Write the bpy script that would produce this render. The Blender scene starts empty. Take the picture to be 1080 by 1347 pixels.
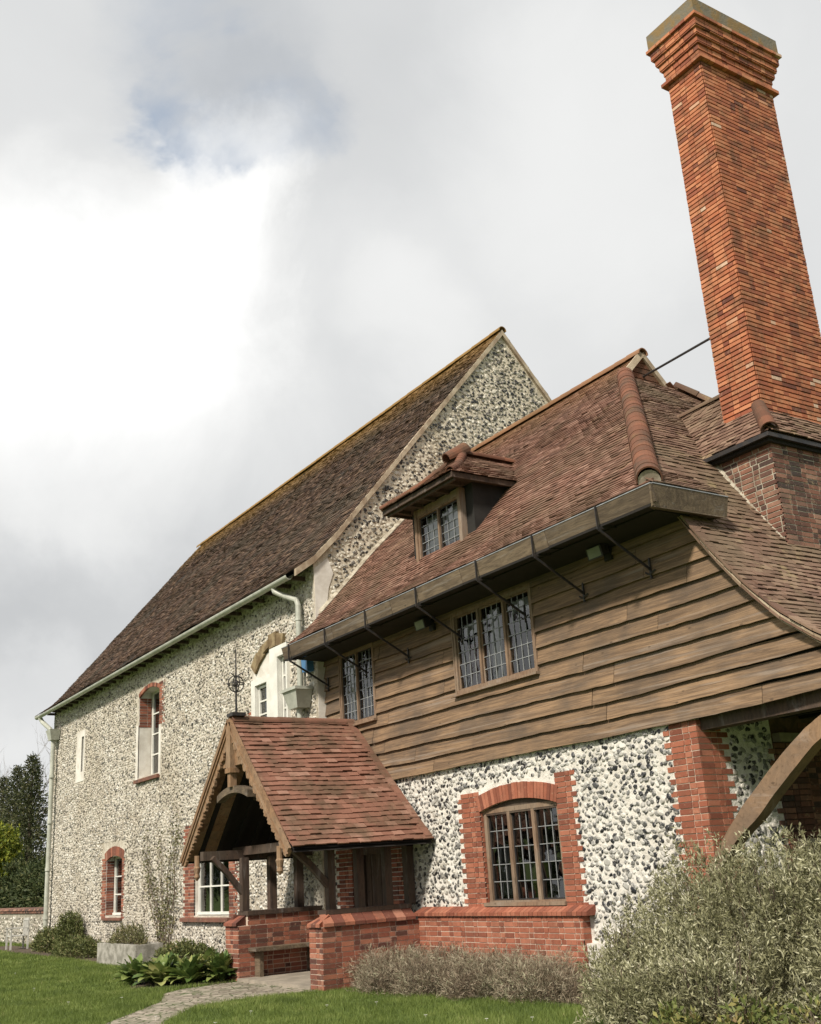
import bpy, math, random
import numpy as np
from mathutils import Vector, Matrix, noise as mnoise
R = math.radians
random.seed(7)
rng = np.random.default_rng(7)
sc = bpy.context.scene
COL = sc.collection

# ---------------------------------------------------------------- camera
GZ = -0.055                                   # lawn level
cam_d = bpy.data.cameras.new('camera')
cam = bpy.data.objects.new('camera', cam_d)
COL.objects.link(cam)
sc.camera = cam
yaw, pitch, roll = R(-56.456), R(18.449), R(-3.617)
fw = Vector((math.sin(yaw)*math.cos(pitch), math.cos(yaw)*math.cos(pitch), math.sin(pitch)))
rt = Vector((math.cos(yaw), -math.sin(yaw), 0))
up = rt.cross(fw)
r2 = math.cos(roll)*rt + math.sin(roll)*up
u2 = -math.sin(roll)*rt + math.cos(roll)*up
M = Matrix((r2, u2, -fw)).transposed().to_4x4()
M.translation = Vector((0, 0, 1.6))
cam.matrix_world = M
cam_d.sensor_fit = 'VERTICAL'
cam_d.sensor_height = 24
cam_d.sensor_width = 24
cam_d.lens = 24*1416.9/1347
cam_d.clip_start = 0.1
cam_d.clip_end = 3000

def ray(x, y):
    return fw*1416.9 + r2*(x-540) - u2*(y-673.5)

# ---------------------------------------------------------------- light
SUN_EL, SUN_AZ = R(43), R(24)                 # azimuth: from -Y towards +X
sun_vec = Vector((math.sin(SUN_AZ)*math.cos(SUN_EL), -math.cos(SUN_AZ)*math.cos(SUN_EL), math.sin(SUN_EL)))
sd = bpy.data.lights.new('sun', 'SUN')
sd.energy = 4.9
sd.angle = R(6)
sd.color = (1.0, 0.92, 0.79)
so = bpy.data.objects.new('sun', sd)
COL.objects.link(so)
so.rotation_euler = sun_vec.to_track_quat('Z', 'Y').to_euler()
so.location = (0, -10, 30)

class NT:
    def __init__(s, tree):
        s.t = tree
        s.n = tree.nodes
        s.l = tree.links
    def node(s, typ, **kw):
        n = s.n.new(typ)
        for k, v in kw.items():
            if k.startswith('i_'):
                key = k[2:]
                key = int(key) if key.isdigit() else key
                s.put(n.inputs[key], v)
            else:
                setattr(n, k, v)
        return n
    def put(s, sock, v):
        if isinstance(v, bpy.types.NodeSocket):
            s.l.new(v, sock)
        else:
            if sock.type == 'RGBA' and not isinstance(v, (int, float)) and len(v) == 3:
                v = (*v, 1)
            sock.default_value = v
    def math(s, op, a, b=0.0, c=0.0, clamp=False):
        n = s.n.new('ShaderNodeMath')
        n.operation = op
        n.use_clamp = clamp
        s.put(n.inputs[0], a); s.put(n.inputs[1], b); s.put(n.inputs[2], c)
        return n.outputs[0]
    def vmath(s, op, a, b=(0, 0, 0), sc_=1.0):
        n = s.n.new('ShaderNodeVectorMath')
        n.operation = op
        s.put(n.inputs[0], a); s.put(n.inputs[1], b)
        if op == 'SCALE': s.put(n.inputs['Scale'], sc_)
        return n.outputs['Value'] if op in ('DOT_PRODUCT', 'LENGTH', 'DISTANCE') else n.outputs[0]
    def step(s, v, a, b, lo=0.0, hi=1.0):
        n = s.n.new('ShaderNodeMapRange')
        n.interpolation_type = 'SMOOTHSTEP'
        s.put(n.inputs[0], v)
        for i, q in enumerate((a, b, lo, hi)): s.put(n.inputs[i+1], q)
        return n.outputs[0]
    def mix(s, f, a, b, mode='MIX'):
        n = s.n.new('ShaderNodeMix')
        n.data_type = 'RGBA'
        n.blend_type = mode
        n.clamp_factor = True
        s.put(n.inputs[0], f); s.put(n.inputs[6], a); s.put(n.inputs[7], b)
        return n.outputs[2]
    def noise(s, vec, scale, detail=4, rough=0.55, dist=0.0, out=0):
        n = s.n.new('ShaderNodeTexNoise')
        s.put(n.inputs['Vector'], vec)
        n.inputs['Scale'].default_value = scale
        n.inputs['Detail'].default_value = detail
        n.inputs['Roughness'].default_value = rough
        n.inputs['Distortion'].default_value = dist
        return n.outputs[out]
    def voro(s, vec, scale, feature='F1', rnd=1.0):
        n = s.n.new('ShaderNodeTexVoronoi')
        n.feature = feature
        s.put(n.inputs['Vector'], vec)
        n.inputs['Scale'].default_value = scale
        n.inputs['Randomness'].default_value = rnd
        return n
    def ramp(s, f, stops, interp='LINEAR'):
        n = s.n.new('ShaderNodeValToRGB')
        n.color_ramp.interpolation = interp
        e = n.color_ramp.elements
        while len(e) < len(stops): e.new(0.5)
        for i, (p, c) in enumerate(stops):
            e[i].position = p
            e[i].color = (*c, 1)
        s.put(n.inputs[0], f)
        return n.outputs[0]

def build_world():
    w = bpy.data.worlds.new('World')
    sc.world = w
    w.use_nodes = True
    w.node_tree.nodes.clear()
    T = NT(w.node_tree)
    tc = T.node('ShaderNodeTexCoord').outputs['Generated']
    sky = T.node('ShaderNodeTexSky', sky_type='NISHITA', sun_disc=False)
    sky.sun_elevation = SUN_EL
    sky.sun_rotation = math.pi - SUN_AZ
    sky.air_density = 1.0
    skyc = T.vmath('SCALE', sky.outputs[0], sc_=0.10)
    sep = T.node('ShaderNodeSeparateXYZ')
    T.put(sep.inputs[0], tc)
    zz = T.math('MAXIMUM', T.math('ADD', sep.outputs[2], 0.22), 0.12)
    cb = T.node('ShaderNodeCombineXYZ')
    T.put(cb.inputs[0], T.math('DIVIDE', sep.outputs[0], zz))
    T.put(cb.inputs[1], T.math('DIVIDE', sep.outputs[1], zz))
    T.put(cb.inputs[2], sep.outputs[2])
    pv = cb.outputs[0]
    n1 = T.noise(pv, 1.1, 7, 0.50, 0.35)
    n2 = T.noise(T.vmath('ADD', pv, (4.2, 1.3, 0.7)), 0.55, 3, 0.45, 0.1)
    n3 = T.noise(T.vmath('ADD', tc, (1.7, 3.1, 0)), 5.0, 6, 0.55, 0.5)
    nc = T.noise(tc, 5.5, 6, 0.6, 0.3, out=1)
    wv = T.vmath('NORMALIZE', T.vmath('ADD', tc, T.vmath('SCALE', T.vmath('SUBTRACT', nc, (0.5, 0.5, 0.5)), sc_=0.17)))
    def spot(px, py, rad, soft=1.0):
        d = ray(px, py).normalized()
        dot = T.vmath('DOT_PRODUCT', wv, tuple(d))     # warped direction, so no cloud edge is round
        return T.step(dot, math.cos(R(rad*1.3)), 1.0)
    def total(lst):
        acc = None
        for (x_, y_, r_, w_) in lst:
            q = T.math('MULTIPLY', spot(x_, y_, r_), w_*0.98)
            acc = q if acc is None else T.math('ADD', acc, q)
        return acc
    bright = total([(325, 235, 3.5, 0.27), (260, 310, 5.5, 0.21), (170, 400, 7.5, 0.18), (40, 500, 10, 0.20), (-60, 450, 8, 0.10), (200, 500, 9, 0.16),
                    (545, 440, 4.0, 0.09), (500, 370, 4, 0.04), (780, 180, 8, 0.10), (20, 930, 4, 0.16), (120, 860, 4, 0.06), (700, 300, 9, 0.05)])
    dark = total([(110, 760, 9, 0.16), (20, 850, 5, 0.09), (300, 680, 8, 0.07), (430, 560, 7, 0.05), (170, 245, 2.6, 0.14), (300, 110, 5, 0.04), (250, 40, 5, 0.05),
                  (480, 60, 9, 0.06), (350, 170, 3, 0.06), (900, 450, 10, 0.02)])
    base = T.math('ADD', 0.715, T.math('MULTIPLY', T.math('SUBTRACT', n1, 0.5), 0.20))
    base = T.math('ADD', base, T.math('MULTIPLY', T.math('SUBTRACT', n2, 0.5), 0.14))
    base = T.math('ADD', base, T.math('MULTIPLY', T.math('SUBTRACT', n3, 0.5), 0.10))
    val = T.math('SUBTRACT', T.math('ADD', base, bright), dark)
    cloud = T.ramp(T.math('MULTIPLY', val, 0.8), [(0.0, (0.30, 0.31, 0.33)), (0.36, (0.50, 0.515, 0.53)),
                      (0.52, (0.695, 0.705, 0.71)), (0.64, (0.83, 0.835, 0.83)), (0.84, (1.0, 1.0, 0.99))])
    hole = T.math('ADD', total([(318, 150, 3.0, 1.0), (375, 178, 2.6, 1.0), (236, 125, 2.2, 0.8), (280, 50, 5, 0.6)]), 0.0, clamp=True)
    hole = T.math('MULTIPLY', hole, T.step(n3, 0.36, 0.60, 0.15, 0.8))
    blue = T.mix(0.6, skyc, (0.50, 0.60, 0.74))
    col = T.mix(hole, cloud, blue)
    bg = T.node('ShaderNodeBackground')
    T.put(bg.inputs[0], col)
    bg.inputs[1].default_value = 0.92
    out = T.node('ShaderNodeOutputWorld')
    T.l.new(bg.outputs[0], out.inputs[0])
build_world()
sc.view_settings.view_transform = 'Standard'
sc.view_settings.look = 'None'
sc.view_settings.gamma = 1.0
sc.view_settings.exposure = 0.14
sc.cycles.max_bounces = 6
sc.cycles.diffuse_bounces = 3
sc.cycles.glossy_bounces = 2
sc.cycles.transparent_max_bounces = 6

# ---------------------------------------------------------------- materials
MAT = {}
def new_mat(name):
    m = bpy.data.materials.new(name)
    m.use_nodes = True
    m.node_tree.nodes.clear()
    T = NT(m.node_tree)
    b = T.node('ShaderNodeBsdfPrincipled')
    o = T.node('ShaderNodeOutputMaterial')
    T.l.new(b.outputs[0], o.inputs[0])
    MAT[name] = m
    return m, T, b
def bump(T, b, h, strength=0.5, dist=0.02):
    n = T.node('ShaderNodeBump')
    n.inputs['Strength'].default_value = strength
    n.inputs['Distance'].default_value = dist
    T.put(n.inputs['Height'], h)
    T.l.new(n.outputs[0], b.inputs['Normal'])
def pos(T): return T.node('ShaderNodeNewGeometry').outputs['Position']
def island(T): return T.node('ShaderNodeNewGeometry').outputs['Random Per Island']

def rubble_mortar(name, light, dark, dirt, amt):
    """lime mortar between the flints: gritty, pitted, stained, crevice shade painted in as dark specks"""
    m, T, b = new_mat(name)
    p = pos(T)
    f = T.noise(p, 28, 5, 0.7)
    g = T.noise(p, 9, 5, 0.65)
    big = T.noise(p, 0.8, 5, 0.65)
    run = T.noise(T.vmath('MULTIPLY', p, (1.6, 1.6, 0.25)), 1.3, 5, 0.65)
    c = T.mix(T.step(g, 0.35, 0.65), light, dark)
    c = T.mix(T.step(f, 0.56, 0.70, 0, 0.75), c, tuple(q*0.22 for q in dark))  # fine noise paints dark crevice shade into the mortar colour
    c = T.mix(T.step(big, 0.42, 0.72, 0, amt), c, dirt)
    c = T.mix(T.step(run, 0.50, 0.78, 0, amt*0.8), c, tuple(q*0.8 for q in dirt))
    T.put(b.inputs['Base Color'], c)
    b.inputs['Roughness'].default_value = 0.95
    bump(T, b, T.math('ADD', f, g), 0.8, 0.02)
def flint_stone(name, stops, cortex, rough=0.45, camt=0.8, stain=(0.72, 0.66, 0.56)):
    m, T, b = new_mat(name)
    p = pos(T)
    r = island(T)
    c = T.ramp(r, stops, 'LINEAR')
    n = T.noise(T.vmath('ADD', p, T.vmath('SCALE', (13.1, 7.7, 5.3), sc_=r)), 16, 4, 0.65)
    f = T.noise(p, 60, 3, 0.6)
    c = T.mix(T.step(n, 0.50, 0.60, 0, camt), c, cortex)
    c = T.mix(T.math('MULTIPLY', f, 0.4), c, T.mix(1.0, c, (0.4, 0.4, 0.4), 'MULTIPLY'))
    bg_ = T.noise(p, 0.55, 5, 0.68)
    c = T.mix(T.step(bg_, 0.42, 0.70, 0, 0.75), c, T.mix(1.0, c, stain, 'MULTIPLY'))
    T.put(b.inputs['Base Color'], c)
    b.inputs['Roughness'].default_value = rough
    bump(T, b, n, 0.5, 0.01)
rubble_mortar('flint_cottage', (0.76, 0.73, 0.68), (0.60, 0.57, 0.52), (0.42, 0.38, 0.31), 0.35)
rubble_mortar('flint_hall', (0.60, 0.555, 0.475), (0.42, 0.375, 0.31), (0.27, 0.22, 0.155), 0.6)
rubble_mortar('flint_gable', (0.68, 0.62, 0.51), (0.50, 0.44, 0.34), (0.34, 0.28, 0.19), 0.5)
rubble_mortar('flint_garden', (0.40, 0.37, 0.31), (0.26, 0.24, 0.19), (0.16, 0.15, 0.10), 0.6)
BLK, GR, LG, WH = (0.012, 0.013, 0.017), (0.075, 0.075, 0.078), (0.26, 0.25, 0.235), (0.66, 0.64, 0.59)
flint_stone('stone_cottage', [(0, BLK), (0.26, (0.035, 0.036, 0.041)), (0.36, (0.10, 0.10, 0.10)), (0.52, (0.22, 0.215, 0.205)), (0.75, (0.46, 0.45, 0.42)), (1, WH)], (0.62, 0.60, 0.56), 0.35, 0.6)
flint_stone('stone_hall', [(0, (0.05, 0.048, 0.045)), (0.18, (0.12, 0.108, 0.095)), (0.30, (0.25, 0.225, 0.195)), (0.55, (0.44, 0.40, 0.345)), (0.75, (0.58, 0.55, 0.495)), (1, (0.74, 0.715, 0.66))], (0.68, 0.645, 0.57), 0.6, 0.5)
flint_stone('stone_gable', [(0, BLK), (0.34, (0.035, 0.034, 0.034)), (0.46, (0.11, 0.10, 0.09)), (0.62, (0.38, 0.34, 0.27)), (1, (0.80, 0.76, 0.67))], (0.70, 0.66, 0.57), 0.5, 0.5)

def brick_mat(name, stops, dirt=(0.10, 0.07, 0.05), amt=0.5, lichen=0.0):
    m, T, b = new_mat(name)
    p = pos(T)
    r = island(T)
    c = T.ramp(r, stops)
    n = T.noise(p, 3.0, 6, 0.65)
    f = T.noise(p, 60, 4, 0.7)
    sp = T.noise(T.vmath('ADD', p, (4, 1, 9)), 14, 5, 0.7)
    c = T.mix(T.step(n, 0.42, 0.72, 0, amt), c, dirt)
    c = T.mix(T.step(sp, 0.56, 0.72, 0, 0.6), c, tuple(min(1, q*0.35) for q in stops[len(stops)//2][1]))
    c = T.mix(T.step(sp, 0.30, 0.44, 0.45, 0), c, (0.50, 0.30, 0.20))
    c = T.mix(T.math('MULTIPLY', f, 0.5), c, T.mix(1.0, c, (0.45, 0.42, 0.4), 'MULTIPLY'))
    if lichen:
        l = T.noise(T.vmath('ADD', p, (3, 7, 1)), 7, 5, 0.7)
        c = T.mix(T.step(l, 0.60, 0.68, 0, lichen), c, (0.46, 0.38, 0.22))
    T.put(b.inputs['Base Color'], c)
    b.inputs['Roughness'].default_value = 0.9
    bump(T, b, f, 0.5, 0.006)
RED = [(0.0, (0.09, 0.032, 0.024)), (0.25, (0.18, 0.056, 0.035)), (0.6, (0.30, 0.095, 0.056)), (0.9, (0.39, 0.145, 0.085)), (1.0, (0.42, 0.2, 0.14))]
brick_mat('red_brick', RED, amt=0.45)
brick_mat('bright_brick', [(0, (0.19, 0.058, 0.034)), (0.5, (0.34, 0.108, 0.060)), (1, (0.43, 0.165, 0.10))], amt=0.45, dirt=(0.15, 0.065, 0.04))
brick_mat('chimney_brick', [(0.0, (0.12, 0.04, 0.028)), (0.06, (0.29, 0.085, 0.045)), (0.5, (0.46, 0.15, 0.068)), (0.985, (0.58, 0.24, 0.12)), (0.99, (0.60, 0.40, 0.28)), (1, (0.68, 0.5, 0.38))], dirt=(0.15, 0.075, 0.04), amt=0.75, lichen=0.18)
brick_mat('old_brick', [(0.0, (0.045, 0.032, 0.028)), (0.35, (0.13, 0.055, 0.038)), (0.7, (0.23, 0.10, 0.065)), (1, (0.32, 0.18, 0.125))], dirt=(0.06, 0.05, 0.045), amt=0.6, lichen=0.35)

def plain_mat(name, a, bcol, scale=4, rough=0.85, bs=0.3, bd=0.01, detail=5, spec=None, lo=0.35, hi=0.65, vec=(1, 1, 1), metallic=0.0):
    m, T, b = new_mat(name)
    p = T.vmath('MULTIPLY', pos(T), vec)
    n = T.noise(p, scale, detail, 0.62)
    f = T.noise(p, scale*12, 3, 0.6)
    c = T.mix(T.step(n, lo, hi), a, bcol)
    c = T.mix(T.math('MULTIPLY', f, 0.35), c, T.mix(1.0, c, (0.5, 0.5, 0.5), 'MULTIPLY'))
    T.put(b.inputs['Base Color'], c)
    b.inputs['Roughness'].default_value = rough
    b.inputs['Metallic'].default_value = metallic
    bump(T, b, T.math('ADD', n, T.math('MULTIPLY', f, 0.4)), bs, bd)
plain_mat('mortar', (0.52, 0.46, 0.37), (0.40, 0.34, 0.27), 9, 0.95, 0.4, 0.006)
plain_mat('old_mortar', (0.46, 0.42, 0.34), (0.24, 0.20, 0.15), 6, 0.95, 0.4, 0.006)
plain_mat('pink_mortar', (0.62, 0.51, 0.42), (0.55, 0.43, 0.34), 9, 0.95, 0.4, 0.006)
plain_mat('dark_mortar', (0.15, 0.085, 0.055), (0.08, 0.05, 0.035), 9, 0.95, 0.4, 0.006)
plain_mat('white_render', (0.74, 0.71, 0.66), (0.58, 0.54, 0.48), 2.2, 0.9, 0.3, 0.01)
plain_mat('cream_verge', (0.50, 0.42, 0.31), (0.30, 0.22, 0.15), 3.0, 0.9, 0.5, 0.02)
plain_mat('white_paint', (0.78, 0.77, 0.72), (0.66, 0.65, 0.6), 3, 0.5, 0.1, 0.003)
plain_mat('pipe_paint', (0.50, 0.51, 0.45), (0.36, 0.37, 0.32), 3, 0.5, 0.15, 0.003)
plain_mat('iron', (0.018, 0.018, 0.02), (0.04, 0.032, 0.028), 14, 0.55, 0.3, 0.004)
plain_mat('lead', (0.26, 0.27, 0.28), (0.36, 0.37, 0.38), 12, 0.5, 0.2, 0.003, metallic=0.3)
plain_mat('lead_cheek', (0.10, 0.11, 0.125), (0.16, 0.165, 0.17), 4, 0.6, 0.2, 0.004)
plain_mat('stone_cap', (0.17, 0.148, 0.108), (0.22, 0.145, 0.06), 3.5, 0.95, 0.7, 0.03, lo=0.45, hi=0.6)
plain_mat('ochre_stone', (0.30, 0.23, 0.13), (0.15, 0.10, 0.05), 4, 0.95, 0.7, 0.03)
plain_mat('trough_stone', (0.40, 0.38, 0.34), (0.20, 0.19, 0.16), 5, 0.95, 0.6, 0.02)
plain_mat('slab_stone', (0.36, 0.31, 0.25), (0.24, 0.21, 0.17), 2.5, 0.9, 0.5, 0.01)
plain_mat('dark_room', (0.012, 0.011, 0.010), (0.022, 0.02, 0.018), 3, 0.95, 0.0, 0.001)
plain_mat('deck_shade_dark', (0.009, 0.007, 0.006), (0.016, 0.012, 0.009), 3, 0.95, 0.1, 0.003)  # under-roof boarding, kept near-black to paint deep shade under the eaves
plain_mat('curtain_white', (0.72, 0.72, 0.70), (0.62, 0.62, 0.6), 3, 0.9, 0.1, 0.003)
plain_mat('curtain_red', (0.20, 0.035, 0.05), (0.14, 0.025, 0.04), 3, 0.9, 0.1, 0.003)
plain_mat('blue_plastic', (0.05, 0.16, 0.34), (0.06, 0.19, 0.38), 3, 0.4, 0.05, 0.002)
plain_mat('lamp_glass', (0.17, 0.18, 0.14), (0.24, 0.25, 0.19), 3, 0.2, 0.0, 0.001)
plain_mat('grey_white_chair', (0.55, 0.54, 0.50), (0.42, 0.41, 0.38), 5, 0.7, 0.2, 0.004)
plain_mat('bark', (0.10, 0.075, 0.05), (0.05, 0.04, 0.03), 8, 0.95, 0.6, 0.02)
plain_mat('twig', (0.16, 0.12, 0.085), (0.10, 0.075, 0.055), 8, 0.95, 0.2, 0.005)

def wood_mat(name, a, bcol, c_, along=(0.35, 6, 9), var=0.5):
    m, T, b = new_mat(name)
    p = T.vmath('MULTIPLY', pos(T), along)
    r = island(T)
    p = T.vmath('ADD', p, T.vmath('SCALE', (17.3, 9.1, 31.7), sc_=r))
    g = T.noise(p, 2.2, 8, 0.7, 1.2)
    g2 = T.noise(p, 9.0, 4, 0.6, 0.4)
    patch = T.noise(T.vmath('ADD', pos(T), T.vmath('SCALE', (5.3, 2.1, 3.7), sc_=r)), 0.9, 4, 0.6)
    c = T.mix(T.step(g, 0.36, 0.64), a, bcol)
    c = T.mix(T.step(patch, 0.40, 0.70, 0, 0.75), c, c_)
    c = T.mix(T.step(g2, 0.52, 0.72, 0, 0.65), c, tuple(q*0.28 for q in a))
    sil = T.noise(T.vmath('MULTIPLY', T.vmath('ADD', p, (3, 3, 3)), (0.6, 1, 1)), 1.1, 6, 0.7, 0.8)
    c = T.mix(T.step(sil, 0.54, 0.68, 0, 0.45), c, tuple(0.55*q+0.16 for q in a))
    k = T.voro(T.vmath('MULTIPLY', pos(T), (2.2, 5, 5)), 1.3)
    c = T.mix(T.step(k.outputs['Distance'], 0.05, 0.11, 0.75, 0.0), c, tuple(q*0.25 for q in a))
    v = T.math('ADD', 1-var/2, T.math('MULTIPLY', r, var))
    vv = T.node('ShaderNodeCombineColor')
    for i in range(3): T.put(vv.inputs[i], v)
    c = T.mix(1.0, c, vv.outputs[0], 'MULTIPLY')
    T.put(b.inputs['Base Color'], c)
    b.inputs['Roughness'].default_value = 0.85
    bump(T, b, T.math('ADD', g, T.math('MULTIPLY', g2, 0.6)), 0.5, 0.012)
wood_mat('board_wood', (0.265, 0.168, 0.096), (0.115, 0.072, 0.043), (0.075, 0.056, 0.042), var=0.2)
wood_mat('gutter_wood', (0.17, 0.125, 0.08), (0.085, 0.06, 0.038), (0.06, 0.042, 0.028), along=(0.6, 5, 5), var=0.3)
wood_mat('frame_wood', (0.24, 0.155, 0.10), (0.15, 0.092, 0.058), (0.22, 0.175, 0.13), along=(5, 5, 0.8), var=0.2)
wood_mat('barge_wood', (0.27, 0.155, 0.08), (0.15, 0.085, 0.045), (0.26, 0.18, 0.115), along=(4, 4, 1.2), var=0.2)
wood_mat('dark_timber', (0.075, 0.045, 0.03), (0.04, 0.026, 0.02), (0.08, 0.06, 0.042), along=(5, 5, 0.8), var=0.2)
wood_mat('brace_wood', (0.28, 0.17, 0.095), (0.19, 0.115, 0.065), (0.14, 0.10, 0.07), along=(2, 4, 2), var=0.1)

def tile_mat(name, stops, moss, moss_amt, lich, lich_amt, ridge=None, big=0.8):
    m, T, b = new_mat(name)
    p = pos(T)
    r = island(T)
    c = T.ramp(r, stops)
    n = T.noise(p, big, 6, 0.62)
    f = T.noise(p, 38, 4, 0.7)
    n2 = T.noise(T.vmath('ADD', p, (11, 3, 5)), 2.6, 6, 0.68)
    c = T.mix(T.step(n, 0.40, 0.68, 0, moss_amt), c, moss)
    c = T.mix(T.step(T.math('ADD', n2, T.math('MULTIPLY', T.math('SUBTRACT', f, 0.5), 0.25)), 0.56, 0.70, 0, lich_amt), c, lich)
    if ridge:      # lichen grows thick towards a ridge or edge: real growth, by height
        axis, a0, a1, colr = ridge
        s = T.node('ShaderNodeSeparateXYZ')
        T.put(s.inputs[0], p)
        h = T.math('ADD', s.outputs[axis], T.math('MULTIPLY', T.math('SUBTRACT', n2, 0.5), 1.2))
        c = T.mix(T.math('MULTIPLY', T.step(h, a0, a1), 0.6), c, colr)
    c = T.mix(T.math('MULTIPLY', f, 0.5), c, T.mix(1.0, c, (0.5, 0.48, 0.46), 'MULTIPLY'))
    T.put(b.inputs['Base Color'], c)
    b.inputs['Roughness'].default_value = 0.92
    b.inputs['Specular IOR Level'].default_value = 0.25
    bump(T, b, f, 0.5, 0.006)
tile_mat('cottage_tiles', [(0, (0.125, 0.066, 0.048)), (0.3, (0.17, 0.088, 0.062)), (0.7, (0.215, 0.112, 0.08)), (1, (0.30, 0.18, 0.135))],
         (0.115, 0.078, 0.048), 0.7, (0.29, 0.20, 0.12), 0.45, (2, 9.6, 11.2, (0.32, 0.17, 0.07)))
tile_mat('end_tiles', [(0, (0.12, 0.07, 0.052)), (0.3, (0.17, 0.10, 0.072)), (0.7, (0.21, 0.13, 0.095)), (1, (0.27, 0.185, 0.13))],
         (0.15, 0.12, 0.075), 0.6, (0.36, 0.29, 0.15), 0.45)
tile_mat('hall_tiles', [(0, (0.04, 0.026, 0.02)), (0.3, (0.08, 0.048, 0.035)), (0.7, (0.115, 0.07, 0.048)), (1, (0.19, 0.125, 0.085))],
         (0.06, 0.05, 0.035), 0.7, (0.16, 0.11, 0.06), 0.3, (2, 12.9, 14.9, (0.40, 0.24, 0.07)))
tile_mat('porch_tiles', [(0, (0.19, 0.092, 0.064)), (0.3, (0.225, 0.107, 0.075)), (0.8, (0.265, 0.128, 0.09)), (1, (0.35, 0.20, 0.15))],
         (0.105, 0.072, 0.045), 0.8, (0.30, 0.2, 0.13), 0.4, big=1.9)
tile_mat('ridge_tiles', [(0, (0.13, 0.058, 0.036)), (1, (0.22, 0.092, 0.054))], (0.09, 0.06, 0.042), 0.85, (0.3, 0.2, 0.09), 0.25, big=2)

def leaf_mat(name, stops, trans=0.25, rough=0.6, patchy=0.3):
    m, T, b = new_mat(name)
    r = island(T)
    p = pos(T)
    n = T.noise(p, 2.2, 3, 0.6)
    n = T.noise(p, 1.1 if patchy > 0.5 else 2.2, 5, 0.65)
    pw = 0.45 if patchy > 0.5 else 0.3
    v = T.math('ADD', T.math('MULTIPLY', r, 1-pw), T.math('MULTIPLY', T.step(n, 0.35, 0.65), pw))
    c = T.ramp(v, stops)
    T.put(b.inputs['Base Color'], c)
    b.inputs['Roughness'].default_value = rough
    b.inputs['Specular IOR Level'].default_value = 0.3
    tr = T.node('ShaderNodeBsdfTranslucent')
    T.put(tr.inputs[0], c)
    mx = T.node('ShaderNodeMixShader')
    mx.inputs[0].default_value = trans
    T.l.new(b.outputs[0], mx.inputs[1]); T.l.new(tr.outputs[0], mx.inputs[2])
    out = [n_ for n_ in T.n if n_.type == 'OUTPUT_MATERIAL'][0]
    T.l.new(mx.outputs[0], out.inputs[0])
leaf_mat('grass_blade', patchy=0.9, stops=[(0, (0.06, 0.09, 0.02)), (0.5, (0.135, 0.185, 0.04)), (0.88, (0.215, 0.265, 0.07)), (1, (0.40, 0.38, 0.18))], trans=0.3)
leaf_mat('grey_leaf', [(0, (0.06, 0.058, 0.026)), (0.35, (0.19, 0.185, 0.095)), (0.7, (0.37, 0.36, 0.22)), (1, (0.66, 0.64, 0.48))], 0.2)
leaf_mat('lavender_leaf', [(0, (0.09, 0.06, 0.042)), (0.4, (0.24, 0.185, 0.13)), (0.75, (0.35, 0.31, 0.225)), (1, (0.31, 0.33, 0.20))], 0.15)
leaf_mat('broad_leaf', [(0, (0.04, 0.075, 0.02)), (0.45, (0.11, 0.17, 0.045)), (0.75, (0.24, 0.29, 0.09)), (1, (0.48, 0.45, 0.2))], 0.2, 0.35)
leaf_mat('hedge_leaf', [(0, (0.022, 0.036, 0.012)), (0.6, (0.055, 0.075, 0.026)), (1, (0.15, 0.15, 0.06))], 0.15)
leaf_mat('conifer_leaf', [(0, (0.03, 0.042, 0.018)), (0.6, (0.075, 0.085, 0.035)), (1, (0.16, 0.145, 0.075))], 0.15)
leaf_mat('yellow_leaf', [(0, (0.06, 0.09, 0.012)), (0.5, (0.16, 0.20, 0.025)), (1, (0.36, 0.34, 0.05))], 0.25)
leaf_mat('shrub_leaf', [(0, (0.04, 0.055, 0.018)), (0.5, (0.11, 0.13, 0.04)), (0.85, (0.20, 0.20, 0.085)), (1, (0.32, 0.22, 0.13))], 0.2)
leaf_mat('weed_leaf', [(0, (0.06, 0.08, 0.02)), (0.45, (0.14, 0.17, 0.05)), (0.7, (0.26, 0.24, 0.08)), (1, (0.32, 0.2, 0.13))], 0.2)
leaf_mat('creeper_leaf', [(0, (0.07, 0.08, 0.03)), (0.6, (0.16, 0.16, 0.07)), (1, (0.34, 0.28, 0.17))], 0.2)
leaf_mat('petal', [(0, (0.75, 0.74, 0.7)), (1, (0.85, 0.84, 0.8))], 0.2)

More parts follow.
